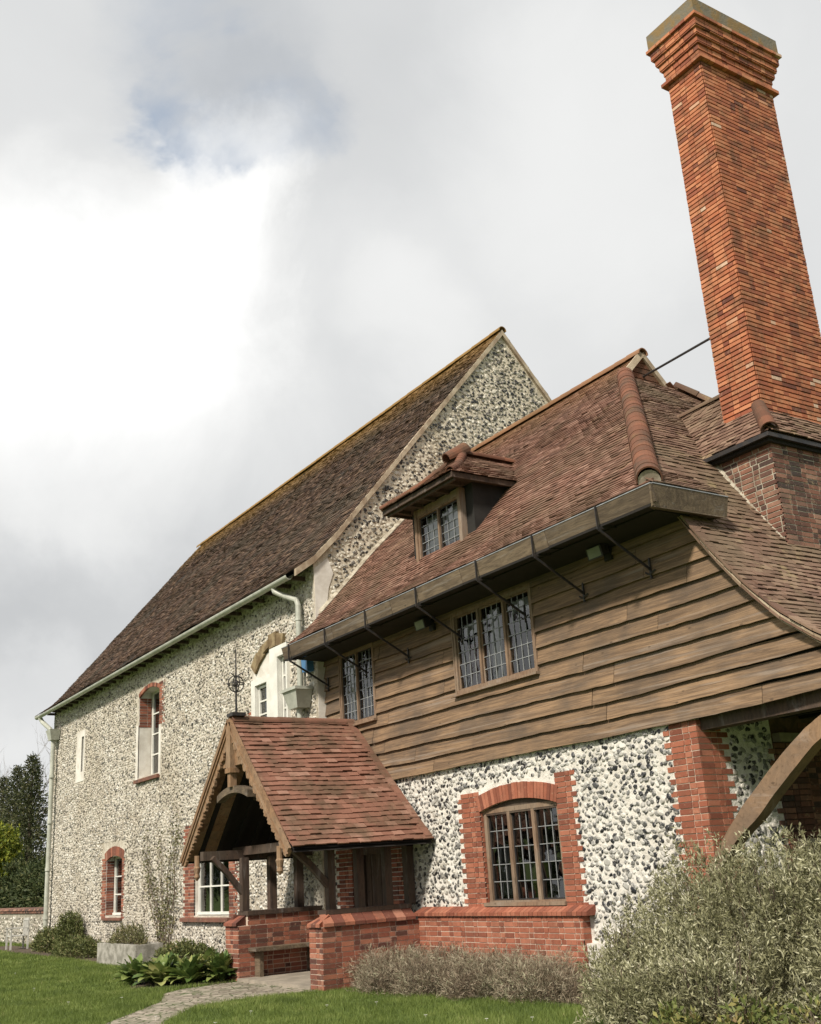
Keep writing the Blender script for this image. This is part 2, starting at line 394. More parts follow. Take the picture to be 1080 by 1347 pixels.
def ground_mat():
    m, T, b = new_mat('lawn_soil')
    p = pos(T)
    n = T.noise(p, 1.2, 6, 0.65)
    f = T.noise(p, 25, 4, 0.7)
    c = T.mix(T.step(n, 0.35, 0.65), (0.07, 0.115, 0.02), (0.11, 0.165, 0.032))
    c = T.mix(T.step(f, 0.5, 0.75, 0, 0.5), c, (0.04, 0.045, 0.015))
    T.put(b.inputs['Base Color'], c)
    b.inputs['Roughness'].default_value = 0.95
    bump(T, b, f, 0.6, 0.03)
    m, T, b = new_mat('path_stone')
    p = pos(T)
    w = T.vmath('ADD', p, T.vmath('SCALE', T.noise(p, 5, 2, out=1), sc_=0.06))
    v = T.voro(w, 6.5)
    e = T.voro(w, 6.5, 'DISTANCE_TO_EDGE')
    f = T.noise(p, 30, 4, 0.7)
    s = T.node('ShaderNodeSeparateColor')
    T.l.new(v.outputs['Color'], s.inputs[0])
    c = T.ramp(s.outputs[0], [(0, (0.20, 0.17, 0.13)), (0.5, (0.33, 0.29, 0.23)), (1, (0.44, 0.38, 0.31))])
    n = T.noise(p, 1.7, 5, 0.6)
    mk = T.step(e.outputs['Distance'], 0.03, 0.10)
    c = T.mix(mk, T.mix(T.step(n, 0.4, 0.6), (0.17, 0.14, 0.10), (0.08, 0.11, 0.035)), c)
    c = T.mix(T.step(n, 0.60, 0.72, 0, 0.6), c, (0.12, 0.15, 0.05))
    T.put(b.inputs['Base Color'], T.mix(T.math('MULTIPLY', f, 0.5), c, T.mix(1.0, c, (0.5, 0.5, 0.5), 'MULTIPLY')))
    b.inputs['Roughness'].default_value = 0.9
    bump(T, b, T.math('ADD', mk, T.math('MULTIPLY', f, 0.4)), 0.7, 0.02)
    m, T, b = new_mat('bed_soil')
    p = pos(T)
    f = T.noise(p, 14, 6, 0.7)
    T.put(b.inputs['Base Color'], T.mix(f, (0.035, 0.025, 0.017), (0.13, 0.095, 0.06)))
    b.inputs['Roughness'].default_value = 1.0
    bump(T, b, f, 1.0, 0.05)
ground_mat()

def glass_mat():
    m = bpy.data.materials.new('window_glass')
    m.use_nodes = True
    m.node_tree.nodes.clear()
    T = NT(m.node_tree)
    p = pos(T)
    n = T.noise(p, 5.0, 2, 0.5)
    bp = T.node('ShaderNodeBump')
    bp.inputs['Strength'].default_value = 0.16
    bp.inputs['Distance'].default_value = 0.02
    T.put(bp.inputs['Height'], n)
    gl = T.node('ShaderNodeBsdfGlossy')
    gl.inputs['Roughness'].default_value = 0.04
    gl.inputs['Color'].default_value = (1, 1, 1, 1)
    T.l.new(bp.outputs[0], gl.inputs['Normal'])
    tr = T.node('ShaderNodeBsdfTransparent')
    tr.inputs[0].default_value = (0.80, 0.83, 0.82, 1)
    fr = T.node('ShaderNodeFresnel')
    fr.inputs['IOR'].default_value = 1.95
    T.l.new(bp.outputs[0], fr.inputs['Normal'])
    mx = T.node('ShaderNodeMixShader')
    T.l.new(fr.outputs[0], mx.inputs[0])
    T.l.new(tr.outputs[0], mx.inputs[1]); T.l.new(gl.outputs[0], mx.inputs[2])
    o = T.node('ShaderNodeOutputMaterial')
    T.l.new(mx.outputs[0], o.inputs[0])
    MAT['window_glass'] = m
glass_mat()

# ---------------------------------------------------------------- mesh helpers
class MB:
    def __init__(s): s.v = []; s.f = []; s.m = []; s.mi = 0
    def add(s, vs, fs):
        n = len(s.v)
        s.v.extend([tuple(q) for q in vs])
        for f in fs:
            s.f.append(tuple(i+n for i in f)); s.m.append(s.mi)
    def quad(s, a, b, c, d): s.add([a, b, c, d], [(0, 1, 2, 3)])
    def box(s, x0, x1, y0, y1, z0, z1):
        s.add([(x0, y0, z0), (x1, y0, z0), (x1, y1, z0), (x0, y1, z0), (x0, y0, z1), (x1, y0, z1), (x1, y1, z1), (x0, y1, z1)],
              [(0, 3, 2, 1), (4, 5, 6, 7), (0, 1, 5, 4), (1, 2, 6, 5), (2, 3, 7, 6), (3, 0, 4, 7)])
    def hexa(s, p):     # 8 points ordered as box
        s.add(p, [(0, 3, 2, 1), (4, 5, 6, 7), (0, 1, 5, 4), (1, 2, 6, 5), (2, 3, 7, 6), (3, 0, 4, 7)])
    def beam(s, a, b, w, h, upv=(0, 0, 1)):
        a, b = Vector(a), Vector(b)
        d = (b-a).normalized()
        sd_ = d.cross(Vector(upv)).normalized()
        u_ = sd_.cross(d).normalized()
        sd_ *= w/2; u_ *= h/2
        s.hexa([a-sd_-u_, a+sd_-u_, b+sd_-u_, b-sd_-u_, a-sd_+u_, a+sd_+u_, b+sd_+u_, b-sd_+u_])
    def prism(s, poly, fn, t0, t1):   # poly in 2D; fn(u, v, t) -> xyz
        n = len(poly)
        vs = [fn(u, v, t0) for u, v in poly]+[fn(u, v, t1) for u, v in poly]
        s.add(vs, [tuple(range(n)), tuple(range(2*n-1, n-1, -1))]+[(i, (i+1) % n, (i+1) % n+n, i+n) for i in range(n)])
    def tube(s, pts, r, seg=8, caps=True):
        pts = [Vector(p) for p in pts]
        rs = r if isinstance(r, (list, tuple)) else [r]*len(pts)
        vs, fs = [], []
        for i, p in enumerate(pts):
            d = (pts[min(i+1, len(pts)-1)]-pts[max(i-1, 0)]).normalized()
            a = Vector((0, 0, 1)) if abs(d.z) < 0.9 else Vector((1, 0, 0))
            e1 = d.cross(a).normalized(); e2 = d.cross(e1)
            for k in range(seg):
                t = 2*math.pi*k/seg
                vs.append(p+(e1*math.cos(t)+e2*math.sin(t))*rs[i])
        for i in range(len(pts)-1):
            for k in range(seg):
                k2 = (k+1) % seg
                fs.append((i*seg+k, i*seg+k2, (i+1)*seg+k2, (i+1)*seg+k))
        if caps:
            fs.append(tuple(range(seg-1, -1, -1))); fs.append(tuple((len(pts)-1)*seg+k for k in range(seg)))
        s.add(vs, fs)
    def half_pipe(s, a, b, r0, r1, upv=(0, 0, 1), seg=8, thick=0.02, a0=0, a1=180):
        a, b = Vector(a), Vector(b)
        d = (b-a).normalized(); sdv = d.cross(Vector(upv)).normalized(); uv = sdv.cross(d)
        vs = []
        for p, rr in ((a, r0), (b, r1)):
            for q in (rr, rr-thick):
                for k in range(seg+1):
                    t = R(a0+(a1-a0)*k/seg)
                    vs.append(p+sdv*math.cos(t)*q+uv*math.sin(t)*q)
        n = seg+1
        fs = []
        for k in range(seg):
            fs += [(k, k+1, 2*n+k+1, 2*n+k), (n+k+1, n+k, 3*n+k, 3*n+k+1), (k+1, k, n+k, n+k+1), (2*n+k, 2*n+k+1, 3*n+k+1, 3*n+k)]
        fs += [(0, n, 3*n, 2*n), (seg, 2*n+seg, 3*n+seg, n+seg)]
        s.add(vs, fs)
    def build(s, name, mats, parent=None, label=None, smooth=False, kind=None):
        if not isinstance(mats, (list, tuple)): mats = [mats]
        me = bpy.data.meshes.new(name)
        me.from_pydata(s.v, [], s.f)
        for q in mats: me.materials.append(MAT[q])
        if len(mats) > 1: me.polygons.foreach_set('material_index', s.m)
        if smooth: me.polygons.foreach_set('use_smooth', [True]*len(s.f))
        me.update()
        o = bpy.data.objects.new(name, me)
        COL.objects.link(o)
        if parent is not None:
            o.parent = parent
            base = Vector((0, 0, 0)); q = parent
            while q is not None: base += q.location; q = q.parent
            o.location = -base
        if label: o['label'] = label
        if kind: o['kind'] = kind
        return o

def thing(name, label, cat, loc=(0, 0, 0), group=None, kind=None):
    o = bpy.data.objects.new(name, None)
    COL.objects.link(o)
    o.location = loc
    o.empty_display_size = 0.3
    o['label'] = label; o['category'] = cat
    if group: o['group'] = group
    return o
def tag(o, label, cat, group=None, kind=None):
    o['label'] = label; o['category'] = cat
    if group: o['group'] = group
    if kind: o['kind'] = kind
    return o

def wall_grid(mb, plane, fn, u0, u1, z0, z1, holes):
    """fn(u, z) -> xyz ; rectangular holes"""
    us = sorted({u0, u1}|{h for q in holes for h in q[:2]}); zs = sorted({z0, z1}|{h for q in holes for h in q[2:4]})
    for i in range(len(us)-1):
        for j in range(len(zs)-1):
            uc, zc = (us[i]+us[i+1])/2, (zs[j]+zs[j+1])/2
            if any(q[0] < uc < q[1] and q[2] < zc < q[3] for q in holes): continue
            mb.quad(fn(us[i], zs[j]), fn(us[i+1], zs[j]), fn(us[i+1], zs[j+1]), fn(us[i], zs[j+1]))

def bricks(mb, o, u, n, L, z0, z1, course=0.075, bl=0.225, tooth_l=0.0, tooth_r=0.0, proud=0.008, holes=(), gap=0.013, clip=None, depth=0.03, vgap=None):
    vgap = gap if vgap is None else vgap
    """real bricks on a vertical face; o: start point (z ignored), u: along, n: outward"""
    o, u, n = Vector(o), Vector(u), Vector(n)
    rows = max(1, round((z1-z0)/course)); ch = (z1-z0)/rows
    for i in range(rows):
        a = -tooth_l*(i % 2); e = L+tooth_r*((i+1) % 2)
        za, zb = z0+i*ch+gap/2, z0+(i+1)*ch-gap/2
        x = a-(bl/2 if (i % 2 and not tooth_l) else 0.0)
        hd = i % 2
        while x < e-0.02:
            w = bl if (hd % 2 == 0) else bl/2
            w *= 1+random.uniform(-0.04, 0.04)
            hd += 1
            xa, xb = max(x, a)+(vgap/2 if x > a else 0), min(x+w, e)-(vgap/2 if x+w < e else 0)
            if e-xb < 0.045: xb = e
            x += w
            if xb-xa < 0.025: continue
            xm, zm = (xa+xb)/2, (za+zb)/2
            if any(h[0] < xm < h[1] and h[2] < zm < h[3] for h in holes): continue
            if clip and not clip(xm, zm): continue
            p = proud+random.uniform(-0.003, 0.003)
            dz = random.uniform(-0.0015, 0.0015)
            q0, q1 = o+u*xa, o+u*xb
            def P(q, d, z): r_ = q+n*d; return (r_.x, r_.y, z)
            ta = random.uniform(-0.0012, 0.0012)
            mb.hexa([P(q0, -depth, za+dz), P(q1, -depth, za+dz), P(q1, p+ta, za+dz), P(q0, p-ta, za+dz),
                     P(q0, -depth, zb+dz), P(q1, -depth, zb+dz), P(q1, p+ta, zb+dz), P(q0, p-ta, zb+dz)])

def resample(profile, step):
    """polyline of 2D points -> list of (pt, cumulative) helper returning fn(s) and length"""
    P = [Vector(p) for p in profile]
    c = [0]
    for a, b in zip(P, P[1:]): c.append(c[-1]+(b-a).length)
    def f(s):
        s = max(0, min(s, c[-1]-1e-6))
        for i in range(len(P)-1):
            if s <= c[i+1]:
                t = (s-c[i])/(c[i+1]-c[i])
                return P[i].lerp(P[i+1], t)
        return P[-1]
    return f, c[-1]

def tile_slope(mb, profile, fn, urange, gauge=0.1, tw=0.165, thick=0.014, jit=1.0, lift=0.0, clipfn=None):
    """profile: list (d, z) from eave up; fn(u, d, z)->xyz; urange(d, z)->(u0, u1)"""
    f, L = resample(profile, gauge)
    rows = int(L/gauge)+1
    for i in range(rows):
        s0 = i*gauge; s1 = min(s0+gauge*1.5, L)
        if s1-s0 < 0.02: continue
        a, b = f(s0), f(s1)
        t = (b-a).normalized(); nrm = Vector((-t.y, t.x))
        if nrm.y < 0: nrm = -nrm
        um0, um1 = urange(f(s0+gauge*0.5).x, f(s0+gauge*0.5).y)
        if um1-um0 < 0.03: continue
        sag = 0.006*jit
        x = um0-(tw/2 if i % 2 else 0)-0.0
        while x < um1:
            xa, xb = max(x+0.002, um0), min(x+tw-0.002, um1)
            x += tw
            if xb-xa < 0.03: continue
            if clipfn and not clipfn((xa+xb)/2, a.x, a.y): continue
            j = random.gauss(0, 0.0035)*jit
            js = random.gauss(0, 0.004)*jit
            if random.random() < 0.012: js -= random.uniform(0.01, 0.035); j += random.uniform(0.004, 0.012)
            ja, jb = random.gauss(0, 0.0015)*jit, random.gauss(0, 0.0015)*jit
            wav = sag*mnoise.noise(Vector((xa*0.7, i*0.09, 3.1)))*4.5
            lo = a+t*js*1.0
            h0 = thick*1.9+j+wav+lift
            h1 = thick*0.6+wav+lift
            def Q(u_, base, h):
                q = base+nrm*h
                return fn(u_, q.x, q.y)
            mb.hexa([Q(xa, lo, h0+ja-thick), Q(xb, lo, h0+jb-thick), Q(xb, b, h1-thick), Q(xa, b, h1-thick),
                     Q(xa, lo, h0+ja), Q(xb, lo, h0+jb), Q(xb, b, h1), Q(xa, b, h1)])

def ridge_line(mb, a, b, r=0.11, seg_len=0.33, upv=(0, 0, 1), a0=-5, a1=185, r_end=None):
    a, b = Vector(a), Vector(b)
    n = max(1, round((b-a).length/seg_len))
    for i in range(n):
        p, q = a.lerp(b, i/n), a.lerp(b, (i+1)/n+0.04/(b-a).length)
        rr = r if r_end is None else r+(r_end-r)*i/n
        k = random.uniform(-0.004, 0.004)
        mb.half_pipe(p+Vector((0, 0, k)), q+Vector((0, 0, k)), rr*1.03, rr*0.97, upv, 10, 0.018, a0, a1)

def fY(y0, s=1):          # plane facing -Y : local (u, v, t) -> (u, y0+t, v)
    return lambda u, v, t: (u, y0+t, v)

def leaded_window(parent, x0, x1, z0, z1, Y, ncas, cols, rows, label=None, frame='frame_wood', fw_=0.07, depth=0.10, curtains=None, sill=True, room=True, lead=0.0055, iron_case=True, latt='lead'):
    mb = MB()
    mb.box(x0, x1, Y, Y+depth, z1-fw_, z1)
    mb.box(x0, x1, Y-0.002, Y+depth, z0, z0+fw_)
    mb.box(x0, x0+fw_, Y+0.003, Y+depth, z0+fw_, z1-fw_)
    mb.box(x1-fw_, x1, Y+0.003, Y+depth, z0+fw_, z1-fw_)
    w = (x1-x0-fw_)/ncas
    mull = []
    for i in range(1, ncas):
        xm = x0+i*w
        mb.box(xm, xm+fw_, Y+0.003, Y+depth-0.003, z0+fw_, z1-fw_)
    win = mb.build('window', frame, parent, label)
    if sill:
        s = MB(); s.prism([(Y-0.07, z0-0.05), (Y+0.05, z0-0.05), (Y+0.05, z0+0.0), (Y-0.07, z0-0.018)], lambda u, v, t: (t, u, v), x0-0.05, x1+0.05)
        s.build('sill', frame, win)
    g = MB(); c = MB(); l = MB()
    for i in range(ncas):
        a, b = x0+i*w+fw_, x0+(i+1)*w
        za, zb = z0+fw_, z1-fw_
        yy = Y+depth*0.45
        for kx in range(cols):
            for kz in range(rows):
                pa, pb = a+(b-a)*kx/cols, a+(b-a)*(kx+1)/cols
                qa, qb = za+(zb-za)*kz/rows, za+(zb-za)*(kz+1)/rows
                tx, tz = random.gauss(0, 0.022)*(pb-pa), random.gauss(0, 0.022)*(qb-qa)
                g.quad((pa, yy+0.012-tx-tz, qa), (pb, yy+0.012+tx-tz, qa), (pb, yy+0.012+tx+tz, qb), (pa, yy+0.012-tx+tz, qb))
        t = 0.022
        c.box(a, b, yy-0.006, yy+0.02, za, za+t); c.box(a, b, yy-0.006, yy+0.02, zb-t, zb)
        c.box(a, a+t, yy-0.005, yy+0.02, za+t, zb-t); c.box(b-t, b, yy-0.005, yy+0.02, za+t, zb-t)
        for k in range(1, cols):
            xx = a+t+(b-a-2*t)*k/cols
            l.box(xx-lead, xx+lead, yy-0.001, yy+0.010, za+t, zb-t)
        for k in range(1, rows):
            z = za+t+(zb-za-2*t)*k/rows
            l.box(a+t, b-t, yy-0.003, yy+0.008, z-lead, z+lead)
    g.build('pane', 'window_glass', win)
    c.build('casement', 'iron' if iron_case else frame, win)
    l.build('lead_lattice', latt, win)
    if curtains:
        for (f0, f1, g0, g1, mat) in curtains:
            mb = MB()
            n = 26
            xs = [x0+(x1-x0)*(f0+(f1-f0)*k/n) for k in range(n+1)]
            ys = [Y+depth+0.09+0.022*math.sin(k*1.9)+random.uniform(-0.004, 0.004) for k in range(n+1)]
            za, zb = z0+(z1-z0)*g0, z0+(z1-z0)*g1
            for k in range(n):
                mb.quad((xs[k], ys[k], za), (xs[k+1], ys[k+1], za), (xs[k+1], ys[k+1], zb), (xs[k], ys[k], zb))
            mb.build('curtain', mat, win, smooth=True)
    if room:
        r_ = MB()  # near-black box added behind the glass to keep the panes dark
        ya, yb = Y+depth, Y+depth+0.9
        e = 0.3
        X0, X1, Z0, Z1 = x0-e, x1+e, z0-e, z1+e*0.5
        r_.quad((X0, yb, Z0), (X1, yb, Z0), (X1, yb, Z1), (X0, yb, Z1))
        r_.quad((X0, ya, Z0), (X0, yb, Z0), (X0, yb, Z1), (X0, ya, Z1))
        r_.quad((X1, ya, Z0), (X1, yb, Z0), (X1, yb, Z1), (X1, ya, Z1))
        r_.quad((X0, ya, Z0), (X1, ya, Z0), (X1, yb, Z0), (X0, yb, Z0))
        r_.quad((X0, ya, Z1), (X1, ya, Z1), (X1, yb, Z1), (X0, yb, Z1))
        # front return so that no light leaks round the frame
        wall_grid(r_, None, lambda u, z: (u, ya+0.001, z), X0, X1, Z0, Z1, [(x0+0.01, x1-0.01, z0+0.01, z1-0.01)])
        r_.build('room_dark_box', 'dark_room', win)
    return win

def sash_window(parent, x0, x1, z0, z1, Y, cols, rows, label=None, fw_=0.06):
    mb = MB()
    mb.box(x0, x1, Y, Y+0.08, z1-fw_, z1); mb.box(x0, x1, Y-0.03, Y+0.08, z0, z0+fw_)
    mb.box(x0, x0+fw_, Y+0.002, Y+0.08, z0+fw_, z1-fw_); mb.box(x1-fw_, x1, Y+0.002, Y+0.08, z0+fw_, z1-fw_)
    a, b, c, d = x0+fw_, x1-fw_, z0+fw_, z1-fw_
    win = mb.build('window', 'white_paint', parent, label)
    g = MB(); g.quad((a, Y+0.045, c), (b, Y+0.045, c), (b, Y+0.045, d), (a, Y+0.045, d)); g.build('pane', 'window_glass', win)
    l = MB()
    for k in range(1, cols):
        x = a+(b-a)*k/cols; l.box(x-0.017, x+0.017, Y+0.012, Y+0.05, c, d)
    for k in range(1, rows):
        z = c+(d-c)*k/rows; l.box(a, b, Y+0.014, Y+0.048, z-0.017, z+0.017)
        if cols == 1: l.build('glazing_bar', 'white_paint', win); l = MB()
    if cols > 1: l.build('glazing_bar', 'white_paint', win)
    r_ = MB(); ya, yb, e = Y+0.08, Y+0.9, 0.25  # same added near-black box, darkening the view through the sash
    X0, X1, Z0, Z1 = x0-e, x1+e, z0-e, z1+e
    r_.quad((X0, yb, Z0), (X1, yb, Z0), (X1, yb, Z1), (X0, yb, Z1))
    r_.quad((X0, ya, Z0), (X0, yb, Z0), (X0, yb, Z1), (X0, ya, Z1)); r_.quad((X1, ya, Z0), (X1, yb, Z0), (X1, yb, Z1), (X1, ya, Z1))
    r_.quad((X0, ya, Z0), (X1, ya, Z0), (X1, yb, Z0), (X0, yb, Z0)); r_.quad((X0, ya, Z1), (X1, ya, Z1), (X1, yb, Z1), (X0, yb, Z1))
    wall_grid(r_, None, lambda u, z: (u, ya+0.001, z), X0, X1, Z0, Z1, [(x0+0.01, x1-0.01, z0+0.01, z1-0.01)])
    r_.build('room_dark_box', 'dark_room', win)
    return win

def arch_bricks(mb, cx, half, zs, rise, Y, h=0.24, n=24, proud=0.01, ext=0.0, depth=0.05):
    """segmental brick arch over an opening of given half width; springing z zs"""
    Rr = (half*half+rise*rise)/(2*rise); cz = zs+rise-Rr
    a = math.asin(min(1, half/Rr))+ext
    for i in range(n):
        t0 = -a+2*a*i/n+0.004/Rr; t1 = -a+2*a*(i+1)/n-0.004/Rr
        p = proud+random.uniform(-0.003, 0.003)
        hh = h+random.uniform(-0.004, 0.004)
        q = []
        for y in (Y+depth, Y-p):
            pass
        pts = []
        for (t, rr) in ((t0, Rr+0.004), (t1, Rr+0.004), (t1, Rr+hh), (t0, Rr+hh)):
            pts.append((cx+rr*math.sin(t), cz+rr*math.cos(t)))
        mb.prism(pts, lambda u, v, tt: (u, tt, v), Y-p, Y+depth)
    return cz, Rr

# ================================================================ SETTING
g = MB()
g.quad((-900, -900, GZ), (900, -900, GZ), (900, 900, GZ), (-900, 900, GZ))
tag(g.build('ground', 'lawn_soil'), 'green lawn ground around the old house', 'ground', kind='structure')
PATH = [(-12.6, 3.6), (-15.38, 4.88), (-17.24, 6.29), (-18.55, 6.85), (-18.99, 7.35), (-19.15, 8.1), (-19.1, 8.55), (-16.05, 8.55), (-16.2, 7.9), (-16.3, 7.26), (-16.05, 6.36), (-14.64, 5.41), (-12.0, 4.1), (-9.5, 2.0), (-10.5, 1.0)]
g = MB(); g.add([(x, y, GZ+0.006) for x, y in PATH], [tuple(range(len(PATH)))])
tag(g.build('path', 'path_stone'), 'worn stone path leading to the porch', 'path', kind='structure')
BED1 = [(-43, 10.14), (-43, 8.9), (-32, 8.8), (-24, 8.6), (-21.3, 7.2), (-20.0, 6.75), (-19.2, 7.3), (-19.2, 8.6), (-20.0, 10.14)]
BED2 = [(-16.0, 8.85), (-14.1, 8.75), (-12.6, 9.1), (-11.2, 9.4), (-9.9, 8.75), (-8.9, 8.1), (-8.0, 7.6), (-5, 7.2), (-5, 10.3), (-9.5, 10.37), (-16.0, 10.25)]
g = MB()
for B in (BED1, BED2): g.add([(x, y, GZ+0.010) for x, y in B], [tuple(range(len(B)))])
tag(g.build('soil_bed', 'bed_soil'), 'bare soil flower beds along the foot of the walls', 'flower bed', kind='structure')

# ---------------------------------------------------------------- flint facing
def flint_facing(name, parent, mat, fn, u0, u1, v0, v1, su, sv, keep, hgt=0.018, size=(0.55, 1.15), K=7, elong=1.2):
    """irregular flints set in a wall; fn maps arrays (u, v, h) -> (n,3)"""
    nu, nv = int((u1-u0)/su), int((v1-v0)/sv)
    U, V = np.meshgrid(np.arange(nu), np.arange(nv))
    U, V = U.ravel().astype(float), V.ravel().astype(float)
    u = u0+(U+0.5+0.5*(V % 2)+rng.uniform(-0.38, 0.38, len(U)))*su
    v = v0+(V+0.5+rng.uniform(-0.36, 0.36, len(U)))*sv
    ok = (u > u0) & (u < u1) & keep(u, v) & (rng.random(len(u)) > 0.05)
    u, v = u[ok], v[ok]; n = len(u)
    base = min(su, sv)*0.5
    r = base*rng.uniform(size[0], size[1], n)*np.where(rng.random(n) < 0.12, 1.35, 1)
    el = 1+(elong-1)*rng.uniform(0, 2, n)
    th = rng.normal(0, 0.5, n)
    ang = (np.arange(K)[None, :]+rng.uniform(-0.3, 0.3, (n, K)))*2*np.pi/K
    rad = r[:, None]*rng.uniform(0.72, 1.18, (n, K))
    h = hgt*rng.uniform(0.3, 1.0, n)
    tiltu, tiltv = rng.normal(0, 0.16, n), rng.normal(0, 0.16, n)
    def ring(sc_, hh, tilt):
        x = np.cos(ang)*rad*sc_*el[:, None]; y = np.sin(ang)*rad*sc_/np.sqrt(el)[:, None]
        c, s_ = np.cos(th)[:, None], np.sin(th)[:, None]
        X, Y = x*c-y*s_, x*s_+y*c
        Hh = hh[:, None]+tilt*(X*tiltu[:, None]+Y*tiltv[:, None])
        return u[:, None]+X, v[:, None]+Y, Hh
    R0 = ring(1.0, np.full(n, -0.006), 0); R1 = ring(0.90, h*0.85, 1); R2 = ring(0.55, h*0.97, 1)
    A = np.stack([np.concatenate([R0[k], R1[k], R2[k]], 1) for k in range(3)], -1)      # n,3K,3
    P = fn(A[..., 0].ravel(), A[..., 1].ravel(), A[..., 2].ravel())
    idx = np.arange(K); nx = (idx+1) % K
    q = np.concatenate([np.stack([idx, nx, K+nx, K+idx], 1), np.stack([K+idx, K+nx, 2*K+nx, 2*K+idx], 1)])
    F4 = (q[None]+(np.arange(n)*3*K)[:, None, None]).reshape(-1, 4)
    cap = (2*K+idx)[None]+(np.arange(n)*3*K)[:, None]
    me = bpy.data.meshes.new(name)
    me.vertices.add(len(P)); me.vertices.foreach_set('co', P.astype(np.float32).ravel())
    L = np.concatenate([F4.ravel(), cap.ravel()])
    me.loops.add(len(L)); me.loops.foreach_set('vertex_index', L.astype(np.int32))
    st = np.concatenate([np.arange(len(F4))*4, len(F4)*4+np.arange(n)*K])
    me.polygons.add(len(st)); me.polygons.foreach_set('loop_start', st.astype(np.int32))
    me.update(calc_edges=True)
    me.materials.append(MAT[mat])
    o = bpy.data.objects.new(name, me); COL.objects.link(o)
    o.parent = parent
    b_ = Vector((0, 0, 0)); q_ = parent
    while q_ is not None: b_ += q_.location; q_ = q_.parent
    o.location = -b_
    return o
def outside(rects):
    def f(u, v):
        k = np.ones(len(u), bool)
        for (a, b, c, d) in rects: k &= ~((u > a) & (u < b) & (v > c) & (v < d))
        return k
    return f

# ================================================================ HALL
HX0, HX1, HY, HB = -38.7, -19.1, 10.16, 21.3
hall = thing('flint_hall', 'long flint-walled hall with steep dark brown tiled roof, pointed gable and white-framed windows', 'building', (-29, 15.7, GZ))
HOLES = dict(w1=(-29.8, -28.15, 4.5, 6.88), lw=(-32.35, -30.95, 0.93, 2.53), big=(-25.62, -23.55, 0.93, 2.74), slit=(-35.25, -35.0, 5.25, 6.35),
             pa=(-21.95, -21.35, 4.5, 5.72), pb=(-20.75, -20.35, 4.3, 6.15))
mb = MB()
holes = list(HOLES.values())
wall_grid(mb, None, lambda u, z: (u, HY, z), HX0, HX1, GZ-0.2, 7.84, holes)
mb.quad((HX0, HY, GZ-0.2), (HX0, HB, GZ-0.2), (HX0, HB, 7.8), (HX0, HY, 7.8))
mb.quad((HX0, HB, GZ-0.2), (HX1, HB, GZ-0.2), (HX1, HB, 7.8), (HX0, HB, 7.8))
mb.add([(HX0, HY, 7.8), (HX0, HB, 7.8), (HX0, (HY+HB)/2, 14.36)], [(0, 1, 2)])
hwall = mb.build('wall', 'flint_hall', hall)
flint_facing('flint_facing', hwall, 'stone_hall', lambda u, v, h: np.stack([u, HY-h, v], 1), HX0+0.02, HX1-0.03, 0.0, 7.78, 0.092, 0.068,
             outside([(-29.98, -27.95, 4.36, 7.0), (-32.8, -30.75, 0.8, 2.95), (-26.3, -23.2, 0.8, 3.0), (-35.85, -34.85, 4.9, 6.6), (-22.2, -20.25, 4.2, 6.42)]), 0.022, (0.62, 1.2), 6, 1.45)
mb = MB()
prof = [(HY, GZ-0.2), (HB, GZ-0.2), (HB, 7.9), ((HY+HB)/2+0.02, 14.38), (HY, 7.8)]
mb.add([(HX1, y, z) for y, z in prof], [(0, 1, 2, 3, 4)])
gwall = mb.build('gable_wall', 'flint_gable', hall)
def gable_keep(u, v):
    top = np.interp(u, [HY, (HY+HB)/2, HB], [7.85, 14.36, 7.85])
    return (v < top-0.10) & ~((u < np.interp(v, [4.0, 6.35, 6.9, 7.3, 7.62, 7.95], [10.42, 10.42, 10.5, 10.56, 10.68, 10.52]))) & (v > np.interp(u, [10, 11, 12.5, 14, 16], [6.2, 7.2, 8.8, 10.4, 9.0]))
flint_facing('flint_facing', gwall, 'stone_gable', lambda u, v, h: np.stack([HX1+h, u, v], 1), HY+0.02, 18.6, 6.3, 14.3, 0.098, 0.088, gable_keep, 0.022, (0.6, 1.2), 6, 1.25)
# reveals
mb = MB()
def reveal(mb, h, d, Y=HY, left=True, right=True, top=True, bot=True):
    x0, x1, z0, z1 = h
    if left: mb.quad((x0, Y, z0), (x0, Y+d, z0), (x0, Y+d, z1), (x0, Y, z1))
    if right: mb.quad((x1, Y, z0), (x1, Y+d, z0), (x1, Y+d, z1), (x1, Y, z1))
    if top: mb.quad((x0, Y, z1), (x1, Y, z1), (x1, Y+d, z1), (x0, Y+d, z1))
    if bot: mb.quad((x0, Y, z0), (x1, Y, z0), (x1, Y+d, z0), (x0, Y+d, z0))
for k_, dd_ in (('w1', 0.45), ('lw', 0.3), ('big', 0.2), ('slit', 0.3)):
    mb = MB(); reveal(mb, HOLES[k_], dd_); mb.build('window_reveal', 'white_render', hall)
def patch(label, *bx):
    mb = MB()
    for q in bx: mb.box(*q)
    mb.build('render_patch', 'white_render', hall, label)
patch('white rendered surround of the slit window', (-35.8, -35.25, HY-0.015, HY+0.02, 4.95, 6.55), (-35.0, -34.9, HY-0.015, HY+0.02, 4.95, 6.55), (-35.25, -35.0, HY-0.015, HY+0.02, 6.35, 6.55), (-35.25, -35.0, HY-0.015, HY+0.02, 4.95, 5.25))
patch('white rendered jamb of the tall window', (-29.98, -29.8, HY-0.012, HY+0.02, 4.42, 5.95))
patch('white rendered right jamb of the tall window', (-28.15, -28.0, HY-0.012, HY+0.02, 4.42, 5.75))
strip = [(HY+0.012, 4.0), (10.37, 4.0), (10.37, 6.35), (10.44, 6.9), (10.5, 7.3), (10.62, 7.62), (10.5, 7.95), (HY+0.012, 7.68)]
mb = MB(); mb.prism(strip, lambda u, v, t: (t, u, v), HX1-0.02, HX1+0.012)
mb.build('render_patch', 'white_render', hall, 'white rendered strip at the gable corner')
